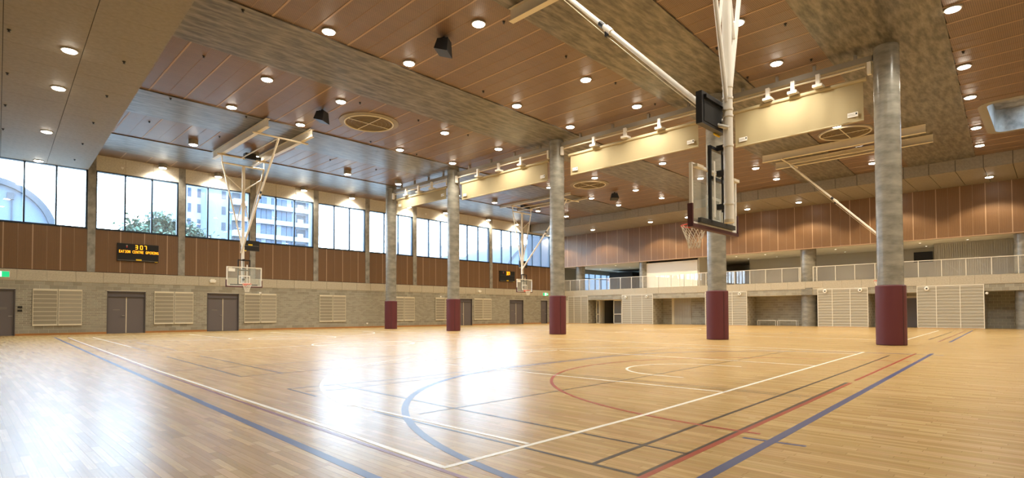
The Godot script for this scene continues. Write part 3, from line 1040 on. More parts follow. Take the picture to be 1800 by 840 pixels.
# ---------------------------------------------------------------- basketball hoops
# local frame: board front at z = 0 facing -z, centred on x = 0; h = height of the ring
func make_hoop(h: float, top: float) -> Node3D:
	var t := thing("basketball_hoop", "hoop", "basketball hoop", "ceiling hung basketball hoops")
	var by := h - 0.13
	# glass board with frame and padding
	var bo := bx("backboard", Vector3(-0.88, by + 0.04, 0.0), Vector3(0.88, by + 1.03, 0.012), "board_glass", t)
	var fr := nb()
	for s in [-1, 1]: fr.box(Vector3(0.86 * s, by + 0.02, -0.012), Vector3(0.905 * s, by + 1.05, 0.04))
	fr.box(Vector3(-0.9, by + 1.02, -0.012), Vector3(0.9, by + 1.06, 0.04))
	fr.box(Vector3(-0.9, by + 0.02, -0.012), Vector3(0.9, by + 0.06, 0.04))
	obj("board_frame", fr, "white_steel", t)
	var pd := nb()
	for s in [-1, 1]: pd.box(Vector3(0.895 * s, by - 0.03, -0.03), Vector3(0.935 * s, by + 0.36, 0.06))
	pd.box(Vector3(-0.935, by - 0.035, -0.03), Vector3(0.935, by + 0.025, 0.06))
	obj("edge_padding", pd, "maroon", t)
	var sq := nb()
	var s0 := by + 0.15
	for s in [-1, 1]: sq.box(Vector3(0.245 * s, s0, -0.004), Vector3(0.295 * s, s0 + 0.45, -0.001))
	sq.box(Vector3(-0.295, s0, -0.004), Vector3(0.295, s0 + 0.05, -0.001))
	sq.box(Vector3(-0.295, s0 + 0.4, -0.004), Vector3(0.295, s0 + 0.45, -0.001))
	obj("target_square", sq, "white_paint", bo)
	bx("notice_sticker", Vector3(0.48, by + 0.8, -0.004), Vector3(0.82, by + 0.97, -0.001), "white_paint", bo)
	# ring, bracket, net
	var rc := Vector3(0, h, -0.38)
	var rg := nb().torus(rc, 0.23, 0.011, Vector3.UP, 40, 8)
	rg.box(Vector3(-0.09, h - 0.09, -0.02), Vector3(0.09, h + 0.02, 0.0))
	rg.box(Vector3(-0.07, h - 0.02, -0.17), Vector3(0.07, h + 0.005, 0.0))
	for s in [-1, 1]: rg.tube(Vector3(0.07 * s, h - 0.07, -0.01), Vector3(0.16 * s, h - 0.012, -0.25), 0.008, 6)
	obj("ring", rg, "hoop_orange", t)
	var net := nb()
	var N := 12
	var lv := [[0.225, 0.0], [0.2, 0.09], [0.165, 0.18], [0.13, 0.27], [0.11, 0.35], [0.105, 0.42]]
	for l in lv.size() - 1:
		for i in N:
			for d in [0.5, -0.5]:
				var a0: float = TAU * (i + 0.5 * (l % 2)) / N
				var a1: float = a0 + TAU * d / N
				net.tube(rc + Vector3(cos(a0) * lv[l][0], -lv[l][1], sin(a0) * lv[l][0]), rc + Vector3(cos(a1) * lv[l + 1][0], -lv[l + 1][1], sin(a1) * lv[l + 1][0]), 0.0055, 5, -1.0, false)
	obj("net", net, "net_white", t)
	# black lift frame between board and mast
	var pz := 0.28
	var lf := nb()
	for s in [-1, 1]: lf.box(Vector3(0.3 * s - 0.025, by + 0.1, 0.05), Vector3(0.3 * s + 0.025, by + 1.45, 0.1))
	lf.box(Vector3(-0.32, by + 1.4, 0.05), Vector3(0.32, by + 1.46, 0.1))
	lf.box(Vector3(-0.32, by + 0.86, 0.05), Vector3(0.32, by + 0.92, 0.1))
	lf.box(Vector3(-0.7, by + 0.06, 0.04), Vector3(0.7, by + 0.14, 0.1))
	for y in [by + 0.35, by + 0.95, by + 1.4]: lf.box(Vector3(-0.05, y, 0.08), Vector3(0.05, y + 0.1, pz))
	lf.tube(Vector3(0.0, by + 0.3, 0.16), Vector3(0.0, by + 1.4, 0.16), 0.012, 6)
	obj("lift_frame", lf, "black", t)
	bx("scale_strip", Vector3(-0.2, by + 0.2, 0.1), Vector3(-0.14, by + 1.2, 0.104), "white_paint", t)
	for s in [-1, 1]: bx("corner_bracket", Vector3(0.62 * s, by + 0.98, 0.03), Vector3(0.86 * s, by + 1.03, 0.12), "cream_steel", t)
	# mast and its hanging truss
	var mt := nb().tube(Vector3(0, by + 0.15, pz), Vector3(0, top - 0.46, pz), 0.082, 20)
	for y in [by + 0.42, by + 1.45, by + 1.98, by + 2.1, by + 2.3, by + 2.5]: mt.tube(Vector3(0, y, pz), Vector3(0, y + 0.035, pz), 0.092, 20)
	var mast := obj("mast", mt, "white_steel", t)
	obj("mast_cap", nb().tube(Vector3(0, by + 0.1, pz), Vector3(0, by + 0.16, pz), 0.087, 20), "cream_steel", mast)
	obj("hanger_bar", nb().tube(Vector3(-1.12, top - 0.43, pz), Vector3(1.12, top - 0.43, pz), 0.05, 12), "white_steel", t)
	for s in [-1, 1]:
		obj("truss_arm", nb().tube(Vector3(1.08 * s, top - 0.45, pz), Vector3(0.05 * s, by + 2.25, pz), 0.042, 10), "white_steel", t)
		var ya := top - 1.05
		var xa := 1.08 * (ya - by - 2.25) / (top - 0.45 - by - 2.25)
		obj("truss_strut", nb().tube(Vector3(xa * s, ya, pz), Vector3(0.05 * s, top - 1.75, pz), 0.03, 8), "white_steel", t)
		var yb := by + 3.5
		var xb := 1.08 * (yb - by - 2.25) / (top - 0.45 - by - 2.25)
		obj("truss_strut", nb().tube(Vector3(xb * s, yb, pz), Vector3(0.05 * s, yb + 1.2, pz), 0.028, 8), "white_steel", t)
		obj("hinge_link", nb().tube(Vector3(1.08 * s, top - 0.45, pz), Vector3(1.1 * s, top, pz), 0.03, 8), "white_steel", t)
	# cross tubes under the ceiling channels, strut and telescopic brace
	var fz := pz - 4.9
	obj("cross_tube", nb().tube(Vector3(-1.35, top, pz), Vector3(1.35, top, pz), 0.045, 12), "cream_steel", t)
	obj("cross_tube", nb().tube(Vector3(-1.35, top, fz), Vector3(1.35, top, fz), 0.045, 12), "cream_steel", t)
	obj("ceiling_strut", nb().tube(Vector3(0.1, top, fz), Vector3(0.1, top, pz), 0.035, 10), "cream_steel", t)
	obj("winch", nb().box(Vector3(-0.6, top - 0.03, pz - 0.2), Vector3(-0.05, top + 0.3, pz + 0.2)).tube(Vector3(-0.9, top + 0.12, pz), Vector3(-0.6, top + 0.12, pz), 0.1, 14), "dark_steel", t)
	var p0 := Vector3(0.12, top - 0.05, fz)
	var p1 := Vector3(0.1, by + 1.85, pz - 0.05)
	var br := nb().tube(p0, p1, 0.05, 14)
	br.tube(p0.lerp(p1, 0.46), p0.lerp(p1, 0.49), 0.068, 14)
	br.tube(p0.lerp(p1, 0.12), p0.lerp(p1, 0.2), 0.062, 14)
	var bro := obj("brace", br, "white_steel", t)
	obj("brace_clamp", nb().tube(p0.lerp(p1, 0.43), p0.lerp(p1, 0.45), 0.058, 14).box(p0.lerp(p1, 0.47) + Vector3(-0.04, -0.16, -0.05), p0.lerp(p1, 0.47) + Vector3(0.04, -0.04, 0.05)), "dark_steel", bro)
	var cable := []
	for i in 13:
		var f := i / 12.0
		cable.append(p0.lerp(p1, f) + Vector3(0.0, -0.09 - 0.14 * f * (1 - f) * 4 * 0.5, 0))
	obj("brace_cable", nb().path(cable, 0.009, 5), "cream_steel", t)
	# ceiling channels
	for s in [-1, 1]:
		var cx: float = 1.05 * s
		var ch := nb()
		ch.box(Vector3(cx - 0.012, top + 0.06, fz - 1.1), Vector3(cx + 0.012, top + 0.42, pz + 1.55))
		ch.box(Vector3(cx - 0.1, top + 0.045, fz - 1.1), Vector3(cx + 0.1, top + 0.06, pz + 1.55))
		ch.box(Vector3(cx - 0.1, top + 0.41, fz - 1.1), Vector3(cx + 0.1, top + 0.425, pz + 1.55))
		obj("ceiling_channel", ch, "cream_steel", t)
		for k in 3: obj("channel_hanger", nb().tube(Vector3(cx, top + 0.36, fz - 0.6 + k * 3.0), Vector3(cx, CY - 0.02, fz - 0.6 + k * 3.0), 0.03, 8), "cream_steel", t)
	return t

func make_clock(label: String, at: Vector3, turn: float) -> void:
	var t := thing("shot_clock", label, "shot clock", "shot clocks on the hoop masts", at, turn)
	bx("case", Vector3(-0.47, 0, -0.06), Vector3(0.47, 0.56, 0.05), "dark_steel", t)
	bx("back_plate", Vector3(-0.4, 0.05, 0.05), Vector3(0.4, 0.51, 0.06), "black_matt", t)
	bx("top_rail", Vector3(-0.4, 0.44, 0.05), Vector3(0.4, 0.5, 0.1), "black", t)
	bx("score_face", Vector3(-0.44, 0.03, -0.064), Vector3(0.44, 0.53, -0.06), "black", t)
	bx("face_divider", Vector3(-0.44, 0.265, -0.068), Vector3(0.44, 0.28, -0.064), "rail_grey", t)
	bx("maker_plate", Vector3(-0.1, 0.29, -0.07), Vector3(0.12, 0.36, -0.064), "yellow", t)
	bx("maker_plate", Vector3(0.22, -0.03, -0.07), Vector3(0.45, 0.025, -0.05), "yellow", t)
	obj("mount_arm", nb().tube(Vector3(0.15, 0.1, 0.05), Vector3(0.15, 0.0, 0.25), 0.035), "white_steel", t)

func build_hoops() -> void:
	var a := make_hoop(2.71, 9.6)
	a.position = Vector3(9.62, 0, -4.4)
	a.set_meta("label", "ceiling hung basketball hoop seen from behind its glass board")
	var c := dup(a, Vector3(11.02, -0.02, -31.2), PI, "ceiling hung basketball hoop before the double doors and the large scoreboard")
	var d := dup(a, Vector3(33.2, 0.25, -31.4), PI, "ceiling hung basketball hoop beside the small scoreboard")
	var e := dup(a, Vector3(33.5, 0, -6.2), 0, "ceiling hung basketball hoop hidden behind the fifth padded column")
	for ch in a.get_children():
		if str(ch.name).begins_with("ceiling_channel"): ch.position += Vector3(0.75, 0, -1.2)
		elif str(ch.name).begins_with("channel_hanger"): ch.position.x += 0.75
	make_clock("black shot clock seen from behind on the hoop mast closest to the viewer", Vector3(9.4, 4.34, -4.32), 0.0)
	make_clock("black shot clock with yellow plates on the mast before the double doors", Vector3(11.5, 4.58, -31.75), PI)
	make_clock("black shot clock on the mast beside the small scoreboard", Vector3(33.6, 4.9, -31.95), PI)

# ---------------------------------------------------------------- things under the ceiling
func build_ceiling_things() -> void:
	var fans := [[13.62, -22.9, "round ceiling fan grille between the speaker and the curtains", 1.36], [31.17, -23.2, "round ceiling fan grille beyond the curtains beside the black speaker", 1.36], [31.2, -7.45, "round ceiling fan grille beyond the fourth curtain", 1.2]]
	for f in fans:
		var t := thing("fan_grille", f[2], "fan grille", "round ceiling fan grilles", Vector3(f[0], CY, f[1]))
		obj("outer_ring", nb().lathe(Vector3.ZERO, [Vector2(f[3], 0.0), Vector2(f[3], -0.03), Vector2(1.13, -0.04), Vector2(1.13, 0.0)], 48), "fan_grey", t)
		obj("guard_ring", nb().torus(Vector3(0, -0.06, 0), 1.1, 0.035, Vector3.UP, 48, 8), "cream_steel", t)
		obj("guard_mesh", nb().lathe(Vector3(0, -0.045, 0), [Vector2(1.1, 0), Vector2(0.0, 0.0)], 48), "fan_mesh", t)
		var ring := nb()
		for r in [0.2, 0.4, 0.6, 0.8, 0.95]: ring.torus(Vector3(0, -0.055, 0), r, 0.007, Vector3.UP, 40, 5)
		obj("guard_wires", ring, "fan_grey", t)
		obj("guard_cross", nb().box(Vector3(-1.1, -0.08, -0.02), Vector3(1.1, -0.06, 0.02)).box(Vector3(-0.02, -0.08, -1.1), Vector3(0.02, -0.06, 1.1)), "cream_steel", t)
	var sp := [[11.1, -14.05, 0.6, "black hanging loudspeaker between the third and fourth concrete beams"], [11.3, -22.9, 0.6, "black hanging loudspeaker near the round fan grille by the windows"], [34.5, -23.4, 2.4, "black hanging loudspeaker beyond the curtains"]]
	for s in sp:
		var t := thing("loudspeaker", s[3], "loudspeaker", "ceiling loudspeakers", Vector3(s[0], CY - 0.012, s[1]), s[2])
		t.rotation.y = s[2]
		var b := nb()
		var P := [Vector3(-0.19, -0.1, -0.18), Vector3(0.19, -0.1, -0.18), Vector3(0.19, -0.1, 0.18), Vector3(-0.19, -0.1, 0.18)]
		var Q := [Vector3(-0.3, -0.46, -0.26), Vector3(0.3, -0.46, -0.26), Vector3(0.3, -0.58, 0.18), Vector3(-0.3, -0.58, 0.18)]
		for i in 4:
			var j := (i + 1) % 4
			var nn: Vector3 = (P[j] - P[i]).cross(Q[i] - P[i]).normalized()
			var mid: Vector3 = (P[i] + P[j] + Q[i] + Q[j]) / 4 - Vector3(0, -0.35, 0)
			if nn.dot(mid) < 0: nn = -nn
			b.quad(P[i], P[j], Q[j], Q[i], nn)
		b.quad(P[0], P[1], P[2], P[3], Vector3.UP)
		obj("cabinet", b, "black_matt", t)
		var g := nb()
		var n2 := Vector3(0, -0.97, -0.22)
		g.quad(Q[0] * 0.97 + Vector3(0, -0.02, 0), Q[1] * 0.97 + Vector3(0, -0.02, 0), Q[2] * 0.97 + Vector3(0, -0.02, 0), Q[3] * 0.97 + Vector3(0, -0.02, 0), n2)
		g.quad(Q[0], Q[1], Q[2], Q[3], n2)
		obj("front_grille", g, "black", t)
		obj("bracket", nb().box(Vector3(-0.04, -0.12, -0.04), Vector3(0.04, 0.0, 0.04)).box(Vector3(-0.22, -0.16, -0.03), Vector3(0.22, -0.1, 0.03)), "black", t)
	var spr := [[5.86, -16.9], [6.0, -21.0], [6.2, -26.0], [6.3, -30.0], [9.2, -26.0], [9.35, -30.05], [12.05, -21.0], [15.07, -21.0], [15.2, -25.4], [15.35, -30.1], [18.4, -30.1], [18.25, -25.6], [11.8, -12.0], [14.95, -16.4], [18.1, -21.0], [14.95, -12.1], [18.05, -12.15], [21.1, -12.2], [18.1, -5.9], [21.3, -6.1], [18.1, -8.1], [21.2, -8.3], [24.4, -2.2]]
	for q in spr:
		var on_beam := false
		for i in BEAMS.size():
			if q[1] < bz(i, false, q[0]) + 0.05 and q[1] > bz(i, true, q[0]) - 0.05: on_beam = true
		sprinkler(Vector3(q[0], CY - (0.045 if on_beam else 0.0), q[1]), "small dark sprinkler head dotted on the timber ceiling", "timber ceiling sprinklers")
	for q in [[0.99, -21.0], [1.15, -24.83], [1.29, -28.68], [1.4, -32.46], [3.72, -21.09], [3.87, -24.85], [4.03, -28.74], [4.18, -32.65], [4.33, -36.3]]:
		sprinkler(Vector3(q[0], SOF, q[1]), "small dark sprinkler head dotted on the low grey soffit", "grey soffit sprinklers")

func sprinkler(at: Vector3, label: String, group: String) -> void:
	tag(obj("sprinkler", nb().lathe(Vector3.ZERO, [Vector2(0.0, -0.07), Vector2(0.035, -0.07), Vector2(0.035, -0.06), Vector2(0.02, -0.05), Vector2(0.025, -0.03), Vector2(0.05, -0.015), Vector2(0.05, 0.0)], 10), "black", self, at), label, "sprinkler", group)

# ---------------------------------------------------------------- things on the walls
func build_wall_things() -> void:
	# doors in the window wall
	var dl := ["single grey door at the low soffit end of the blockwork wall", "grey double doors below the large scoreboard", "grey double doors behind the basketball hoop with the orange ring", "grey double doors beyond the second padded column", "grey double doors under the small scoreboard", "single grey door in the corner by the gallery wall"]
	for i in DOORS.size():
		var d: Array = DOORS[i]
		var t := struct("door_%d" % (i + 1), dl[i], "door")
		var z := -U - 0.1
		var top := 2.43 if i in [1, 2, 3, 4] else 2.36
		var fr := nb()
		fr.box(Vector3(d[0], 0, z - 0.1), Vector3(d[0] + 0.05, 2.43, -U + 0.012))
		fr.box(Vector3(d[1] - 0.05, 0, z - 0.1), Vector3(d[1], 2.43, -U + 0.012))
		fr.box(Vector3(d[0], 2.37, z - 0.1), Vector3(d[1], 2.43, -U + 0.012))
		if d[1] - d[0] > 1.5:
			fr.box(Vector3(d[0], 2.09, z - 0.1), Vector3(d[1], 2.15, -U - 0.03))
		obj("door_frame", fr, "door_frame", t)
		if d[1] - d[0] > 1.5:
			var m: float = (d[0] + d[1]) / 2
			bx("transom_panel", Vector3(d[0] + 0.05, 2.15, z - 0.06), Vector3(d[1] - 0.05, 2.37, z - 0.01), "door_grey", t)
			var leaf := bx("door_leaf", Vector3(d[0] + 0.055, 0.01, z - 0.04), Vector3(m - 0.02, 2.085, z), "door_grey", t)
			bx("door_leaf", Vector3(m + 0.02, 0.01, z - 0.04), Vector3(d[1] - 0.055, 2.085, z), "door_grey", t)
			bx("meeting_strip", Vector3(m - 0.02, 0.01, z - 0.03), Vector3(m + 0.02, 2.085, z + 0.008), "grille_bar", t)
			obj("door_handle", nb().tube(Vector3(m - 0.09, 1.02, z), Vector3(m - 0.09, 1.02, z + 0.05), 0.012, 8).tube(Vector3(m - 0.09, 1.02, z + 0.05), Vector3(m - 0.21, 1.02, z + 0.05), 0.011, 8), "steel", leaf)
			bx("door_sign", Vector3(d[0] + 0.3, 1.34, z), Vector3(d[0] + 0.62, 1.365, z + 0.003), "rail_grey", leaf)
		else:
			var leaf := bx("door_leaf", Vector3(d[0] + 0.055, 0.01, z - 0.04), Vector3(d[1] - 0.055, 2.365, z), "door_grey", t)
			obj("door_handle", nb().tube(Vector3(d[1] - 0.12, 1.02, z), Vector3(d[1] - 0.12, 1.02, z + 0.05), 0.012, 8).tube(Vector3(d[1] - 0.12, 1.02, z + 0.05), Vector3(d[1] - 0.26, 1.02, z + 0.05), 0.011, 8), "steel", leaf)
			for k in 2: bx("door_sign", Vector3(d[0] + 0.3, 1.38 + k * 0.07, z), Vector3(d[0] + 0.72, 1.4 + k * 0.07, z + 0.003), "rail_grey", leaf)
	# louvred heater grilles
	var gl := ["first from the low soffit end", "second, between the two pairs of doors", "third, right below the hoop", "fourth, in the open stretch of blockwork", "fifth, behind the first padded column", "sixth, partly behind the second padded column", "seventh, beyond the second padded column"]
	gl[2] = "third, under the first far hoop"
	for i in GRILLES.size():
		var g: Array = GRILLES[i]
		var t := thing("wall_grille", "square two-leaf cream grille, %s" % gl[i], "grille", "cream grilles on the blockwork wall", Vector3(0, 0, -U))
		var y0 := 0.5
		var y1 := 2.45
		var m: float = (g[0] + g[1]) / 2
		for s in [[g[0], m - 0.02, "grille_mesh"], [m + 0.02, g[1], "grille_mesh_pale"]]:
			bx("mesh_leaf", Vector3(s[0], y0 + 0.02, 0.0), Vector3(s[1], y1 - 0.02, 0.06), s[2], t)
			bx("end_rail", Vector3(s[0], y0, 0.03), Vector3(s[1], y0 + 0.085, 0.085), "grille_bar", t)
			bx("end_rail", Vector3(s[0], y1 - 0.085, 0.03), Vector3(s[1], y1, 0.085), "grille_bar", t)
			for k in 7: bx("slat", Vector3(s[0], y0 + 0.29 + k * 0.226, 0.055), Vector3(s[1], y0 + 0.315 + k * 0.226, 0.08), "grille_bar", t)
			for e in [s[0], s[1] - 0.025]: bx("stile", Vector3(e, y0, 0.05), Vector3(e + 0.025, y1, 0.082), "grille_bar", t)
	# slatted store fronts along the gallery wall
	var cl := ["tall slatted white store front in the corner behind the third padded column", "tall slatted white store front between the glass doors and the panelled niche", "tall slatted white store front partly behind the fourth padded column", "tall slatted white store front between the two widest niches", "tall slatted white store front beside the dark end niche"]
	for i in CAB.size():
		var c: Array = CAB[i]
		var t := thing("store_front", cl[i], "store front", "slatted store fronts", Vector3(V, 0, 0))
		var n := 3
		bx("mesh_panel", Vector3(-0.03, 0.03, c[0]), Vector3(0.02, 2.86, c[1]), "cabinet_mesh", t)
		for k in 14:
			var y := 0.03 + k * 0.208
			if y < 2.8: bx("slat", Vector3(-0.05, y, c[0]), Vector3(-0.028, y + 0.022, c[1]), "white_bar", t)
		bx("top_rail", Vector3(-0.06, 2.81, c[0] - 0.02), Vector3(0.02, 2.87, c[1] + 0.02), "white_bar", t)
		for k in n + 1:
			var z: float = lerpf(c[0], c[1], [0.0, 0.3, 0.66, 1.0][k])
			bx("stile", Vector3(-0.055, 0.02, z - 0.02), Vector3(-0.026, 2.84, z + 0.02), "white_bar", t)
		bx("kickboard", Vector3(-0.04, 0.0, c[0]), Vector3(0.02, 0.03, c[1]), "oak", t)
	var cctv := [[-30.27, 2.62, "on the store front by the glass doors, window end"], [-27.92, 2.62, "on the store front by the glass doors, niche end"], [-19.06, 2.65, "on the store front behind the fourth padded column"], [-12.6, 2.68, "on the middle store front beside the stout column"], [-10.3, 2.69, "on the middle store front beside the fifth padded column"], [-6.38, 2.67, "on the last store front"]]
	for q in cctv:
		var t := thing("camera_dome", "white wall camera with black eye " + q[2], "camera", "dome cameras", Vector3(V - 0.09, q[1], q[0]))
		var sh := nb().torus(Vector3(-0.04, 0, 0), 0.09, 0.05, Vector3.RIGHT, 24, 8).tube(Vector3(0.028, 0, 0), Vector3(-0.05, 0, 0), 0.11, 20)
		obj("housing", sh, "white_paint", t)
		obj("lens_dome", nb().tube(Vector3(-0.04, 0, 0), Vector3(-0.1, 0, 0), 0.055, 16, 0.03), "black", t)
	tag(obj("wall_sounder", nb().tube(Vector3(V + 0.1, 2.29, -3.3), Vector3(V - 0.02, 2.29, -3.3), 0.09, 18, 0.07), "white_paint"), "small round white sounder at the edge of the dark end niche", "sounder")
	# glass entry in the first niche
	var ge := struct("door_7", "glass entry doors with pale frames set in a niche, one leaf open", "door")
	var xx := 47.4
	for s in [[-34.5, -34.0, true], [-32.35, -31.35, true], [-31.25, -30.75, true]]:
		var fr := nb()
		for z in [s[0], s[1] - 0.07]: fr.box(Vector3(xx - 0.03, 0, z), Vector3(xx + 0.03, 2.38, z + 0.07))
		for y in [0.0, 0.92, 2.3]: fr.box(Vector3(xx - 0.03, y, s[0]), Vector3(xx + 0.03, y + 0.08, s[1]))
		obj("door_frame", fr, "grille_bar", ge)
		bx("door_glass", Vector3(xx - 0.005, 0.08, s[0] + 0.07), Vector3(xx + 0.005, 2.3, s[1] - 0.07), "glass", ge)
	bx("head_frame", Vector3(xx - 0.04, 2.38, -34.5), Vector3(xx + 0.04, 2.43, -30.7), "grille_bar", ge)
	var cor := nb()
	cor.box(Vector3(NB + 0.2, -0.02, -34.6), Vector3(55.5, 0.0, -30.7))
	cor.box(Vector3(NB + 0.0, 2.43, -34.6), Vector3(55.5, 2.6, -30.7))
	cor.box(Vector3(NB + 0.4, 0, -34.7), Vector3(55.5, 2.43, -34.5))
	cor.box(Vector3(NB + 0.4, 0, -30.8), Vector3(55.5, 2.43, -30.6))
	cor.box(Vector3(55.3, 0, -34.6), Vector3(55.5, 2.43, -30.7))
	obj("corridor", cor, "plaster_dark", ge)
	# panelled doors in the second niche
	var pdn := struct("door_8", "grey boarded double doors with a pale post in the blockwork niche", "door")
	bx("post", Vector3(NB - 0.08, 0, -26.35), Vector3(NB + 0.05, 2.43, -26.1), "grille_bar", pdn)
	for k in 2: bx("door_leaf", Vector3(NB - 0.03, 0.01, -26.1 + k * 0.85), Vector3(NB + 0.03, 2.42, -25.27 + k * 0.85), "door_grey", pdn)
	for k in 10: bx("board", Vector3(NB - 0.045, 0.01, -26.09 + k * 0.17), Vector3(NB - 0.03, 2.42, -25.94 + k * 0.17), "plaster", pdn)
	var dn := struct("door_9", "single grey door in the niche behind the fifth padded column", "door")
	bx("door_leaf", Vector3(NB - 0.02, 0.01, -7.88), Vector3(NB + 0.02, 2.09, -6.98), "door_grey", dn)
	bx("door_plate", Vector3(NB - 0.03, 0.98, -7.1), Vector3(NB - 0.02, 1.06, -7.02), "steel", dn)
	# low white frames
	for i in 2:
		var z0: float = [-18.05, -16.45][i]
		var t := thing("goal_frame", ["low white tubular frame by the niche corner", "low white tubular frame beside the stout niche column"][i], "goal frame", "low white frames", Vector3(47.6, 0, z0))
		var w := 1.42
		var f := nb()
		f.tube(Vector3(0, 0.43, 0), Vector3(0, 0.43, w), 0.022)
		for z in [0.0, w]: f.tube(Vector3(0, 0, z), Vector3(0, 0.43, z), 0.022)
		obj("front_frame", f, "white_paint", t)
		var k := nb()
		for z in [0.0, w]:
			k.tube(Vector3(0.4, 0, z), Vector3(0.4, 0.4, z), 0.018)
			k.tube(Vector3(0, 0.42, z), Vector3(0.4, 0.4, z), 0.018)
		k.tube(Vector3(0.4, 0.4, 0), Vector3(0.4, 0.4, w), 0.018)
		obj("rear_frame", k, "white_paint", t)
	# television and gallery downlights
	var tv := thing("television", "black television on the gallery wall beyond the balustrade", "television", "", Vector3(52.89, 0, 0))
	bx("screen", Vector3(0, 5.0, -8.05), Vector3(0.06, 5.75, -6.85), "black", tv)
	bx("bezel", Vector3(-0.01, 4.97, -8.08), Vector3(0.0, 5.0, -6.82), "black_matt", tv)
	bx("wall_bracket", Vector3(0.06, 5.2, -7.6), Vector3(0.1, 5.5, -7.3), "dark_steel", tv)
	# exit signs
	exit_sign(Vector3(1.6, 3.17, -U + 0.06), "green exit sign above the single door at the low soffit end", false)
	exit_sign(Vector3(43.75, 3.06, -U + 0.06), "green and white exit sign above the corner door by the gallery", true)
	# emergency lamps, sensors, readers
	for q in [[11.6, 3.19, "white emergency light box beside the hoop on the grey band"], [34.42, 3.13, "white emergency light box on the grey band past the second padded column"]]:
		var t := thing("emergency_light", q[2], "emergency light", "emergency light boxes", Vector3(q[0], q[1], -U + 0.03))
		bx("case", Vector3(-0.18, -0.03, 0), Vector3(0.18, 0.06, 0.13), "white_paint", t)
		bx("diffuser", Vector3(-0.16, -0.1, 0.01), Vector3(0.16, -0.03, 0.11), "white_wall", t)
		bx("base", Vector3(-0.12, 0.06, 0), Vector3(0.12, 0.14, 0.06), "grille_bar", t)
	for q in [[14.57, 2.52, "small white sensor on the blockwork above the third cream grille"], [22.7, 0.34, "small white socket low on the blockwork before the first padded column"], [29.9, 2.56, "small white sensor above the sixth cream grille"], [6.75, 9.55, "white sensor on the grey head panel above the second window"], [17.1, 9.62, "white sensor on the grey head panel over the fifth window"], [28.3, 9.6, "white sensor on the grey head panel past the first padded column"]]:
		tag(obj("wall_sensor", nb().box(Vector3(q[0] - 0.07, q[1] - 0.05, -U), Vector3(q[0] + 0.07, q[1] + 0.05, -U + 0.07)).tube(Vector3(q[0], q[1] - 0.05, -U + 0.04), Vector3(q[0], q[1] - 0.08, -U + 0.04), 0.03), "white_paint"), q[2], "sensor")
	for q in [[1.3, "lower of two small black readers beside the single door"], [1.48, "upper of two small black readers beside the single door"]]:
		tag(obj("card_reader", nb().box(Vector3(2.34, q[0] - 0.05, -U), Vector3(2.53, q[0] + 0.05, -U + 0.04)).box(Vector3(2.36, q[0] - 0.03, -U + 0.04), Vector3(2.51, q[0] + 0.03, -U + 0.045)), "black"), q[1], "reader")
	# scoreboards
	scoreboard(Vector3(7.58, 4.17, -U + 0.04), "large black scoreboard with amber clock and scrolling words", true)
	scoreboard(Vector3(38.03, 4.17, -U + 0.04), "small far black scoreboard with amber clock and blank lower half", false)

func exit_sign(at: Vector3, label: String, two: bool) -> void:
	var t := thing("exit_sign", label, "exit sign", "exit signs", at)
	bx("case", Vector3(-0.42, -0.16, -0.05), Vector3(0.42, 0.16, 0.0), "white_paint", t)
	bx("green_face", Vector3(-0.4, -0.14, 0.0), Vector3(0.4, 0.14, 0.012), "exit_green", t)
	var x := -0.02
	bx("pictogram_panel", Vector3(x - 0.13, -0.13, 0.012), Vector3(x + 0.13, 0.13, 0.016), "exit_white", t)
	# running figure
	var m := nb()
	var z := 0.02
	m.tube(Vector3(x + 0.02, 0.09, 0.016), Vector3(x + 0.02, 0.09, z), 0.026, 14)
	for s in [[0.0, 0.055, -0.03, -0.02, 0.024], [-0.03, -0.02, 0.03, -0.06, 0.016], [0.03, -0.06, 0.02, -0.12, 0.014], [-0.03, -0.02, -0.06, -0.075, 0.016], [-0.06, -0.075, -0.1, -0.08, 0.014], [0.0, 0.05, 0.06, 0.02, 0.012], [0.0, 0.05, -0.06, 0.045, 0.012], [-0.06, 0.045, -0.085, 0.005, 0.012]]:
		m.tube(Vector3(x + s[0], s[1], 0.018), Vector3(x + s[2], s[3], 0.018), s[4] * 0.8, 6)
	obj("running_figure", m, "exit_green", t)
	if two:
		var a := nb().box(Vector3(0.18, -0.02, 0.012), Vector3(0.3, 0.02, 0.016))
		a.tri(Vector3(0.28, 0.07, 0.016), Vector3(0.28, -0.07, 0.016), Vector3(0.37, 0, 0.016), Vector3.BACK, Vector3.BACK, Vector3.BACK)
		obj("arrow", a, "exit_white", t)

func seg_digit(b: B, c: Vector3, h: float, d: String) -> void:
	var on: Dictionary = {"3": "abgcd", "0": "abcdef", "7": "abc", "1": "bc"}
	var w := h * 0.5
	var t := h * 0.13
	for s in on[d]:
		match s:
			"a": b.cbox(c + Vector3(0, h / 2, 0), Vector3(w, t, 0.01))
			"g": b.cbox(c, Vector3(w, t, 0.01))
			"d": b.cbox(c + Vector3(0, -h / 2, 0), Vector3(w, t, 0.01))
			"b": b.cbox(c + Vector3(w / 2, h / 4, 0), Vector3(t, h / 2, 0.01))
			"c": b.cbox(c + Vector3(w / 2, -h / 4, 0), Vector3(t, h / 2, 0.01))
			"f": b.cbox(c + Vector3(-w / 2, h / 4, 0), Vector3(t, h / 2, 0.01))
			"e": b.cbox(c + Vector3(-w / 2, -h / 4, 0), Vector3(t, h / 2, 0.01))

func words(s: String, size: float, m: String, parent: Node, at: Vector3, called := "lettering", wide := 1.0) -> MeshInstance3D:
	var tm := TextMesh.new()
	tm.text = s
	var f := SystemFont.new()
	f.font_names = PackedStringArray(["Droid Sans Mono"])
	f.font_weight = 700
	tm.font = f
	tm.font_size = 32
	tm.pixel_size = size / 32.0
	tm.depth = 0.006
	var o := obj(called, tm, m, parent, at)
	o.scale.x = wide
	return o

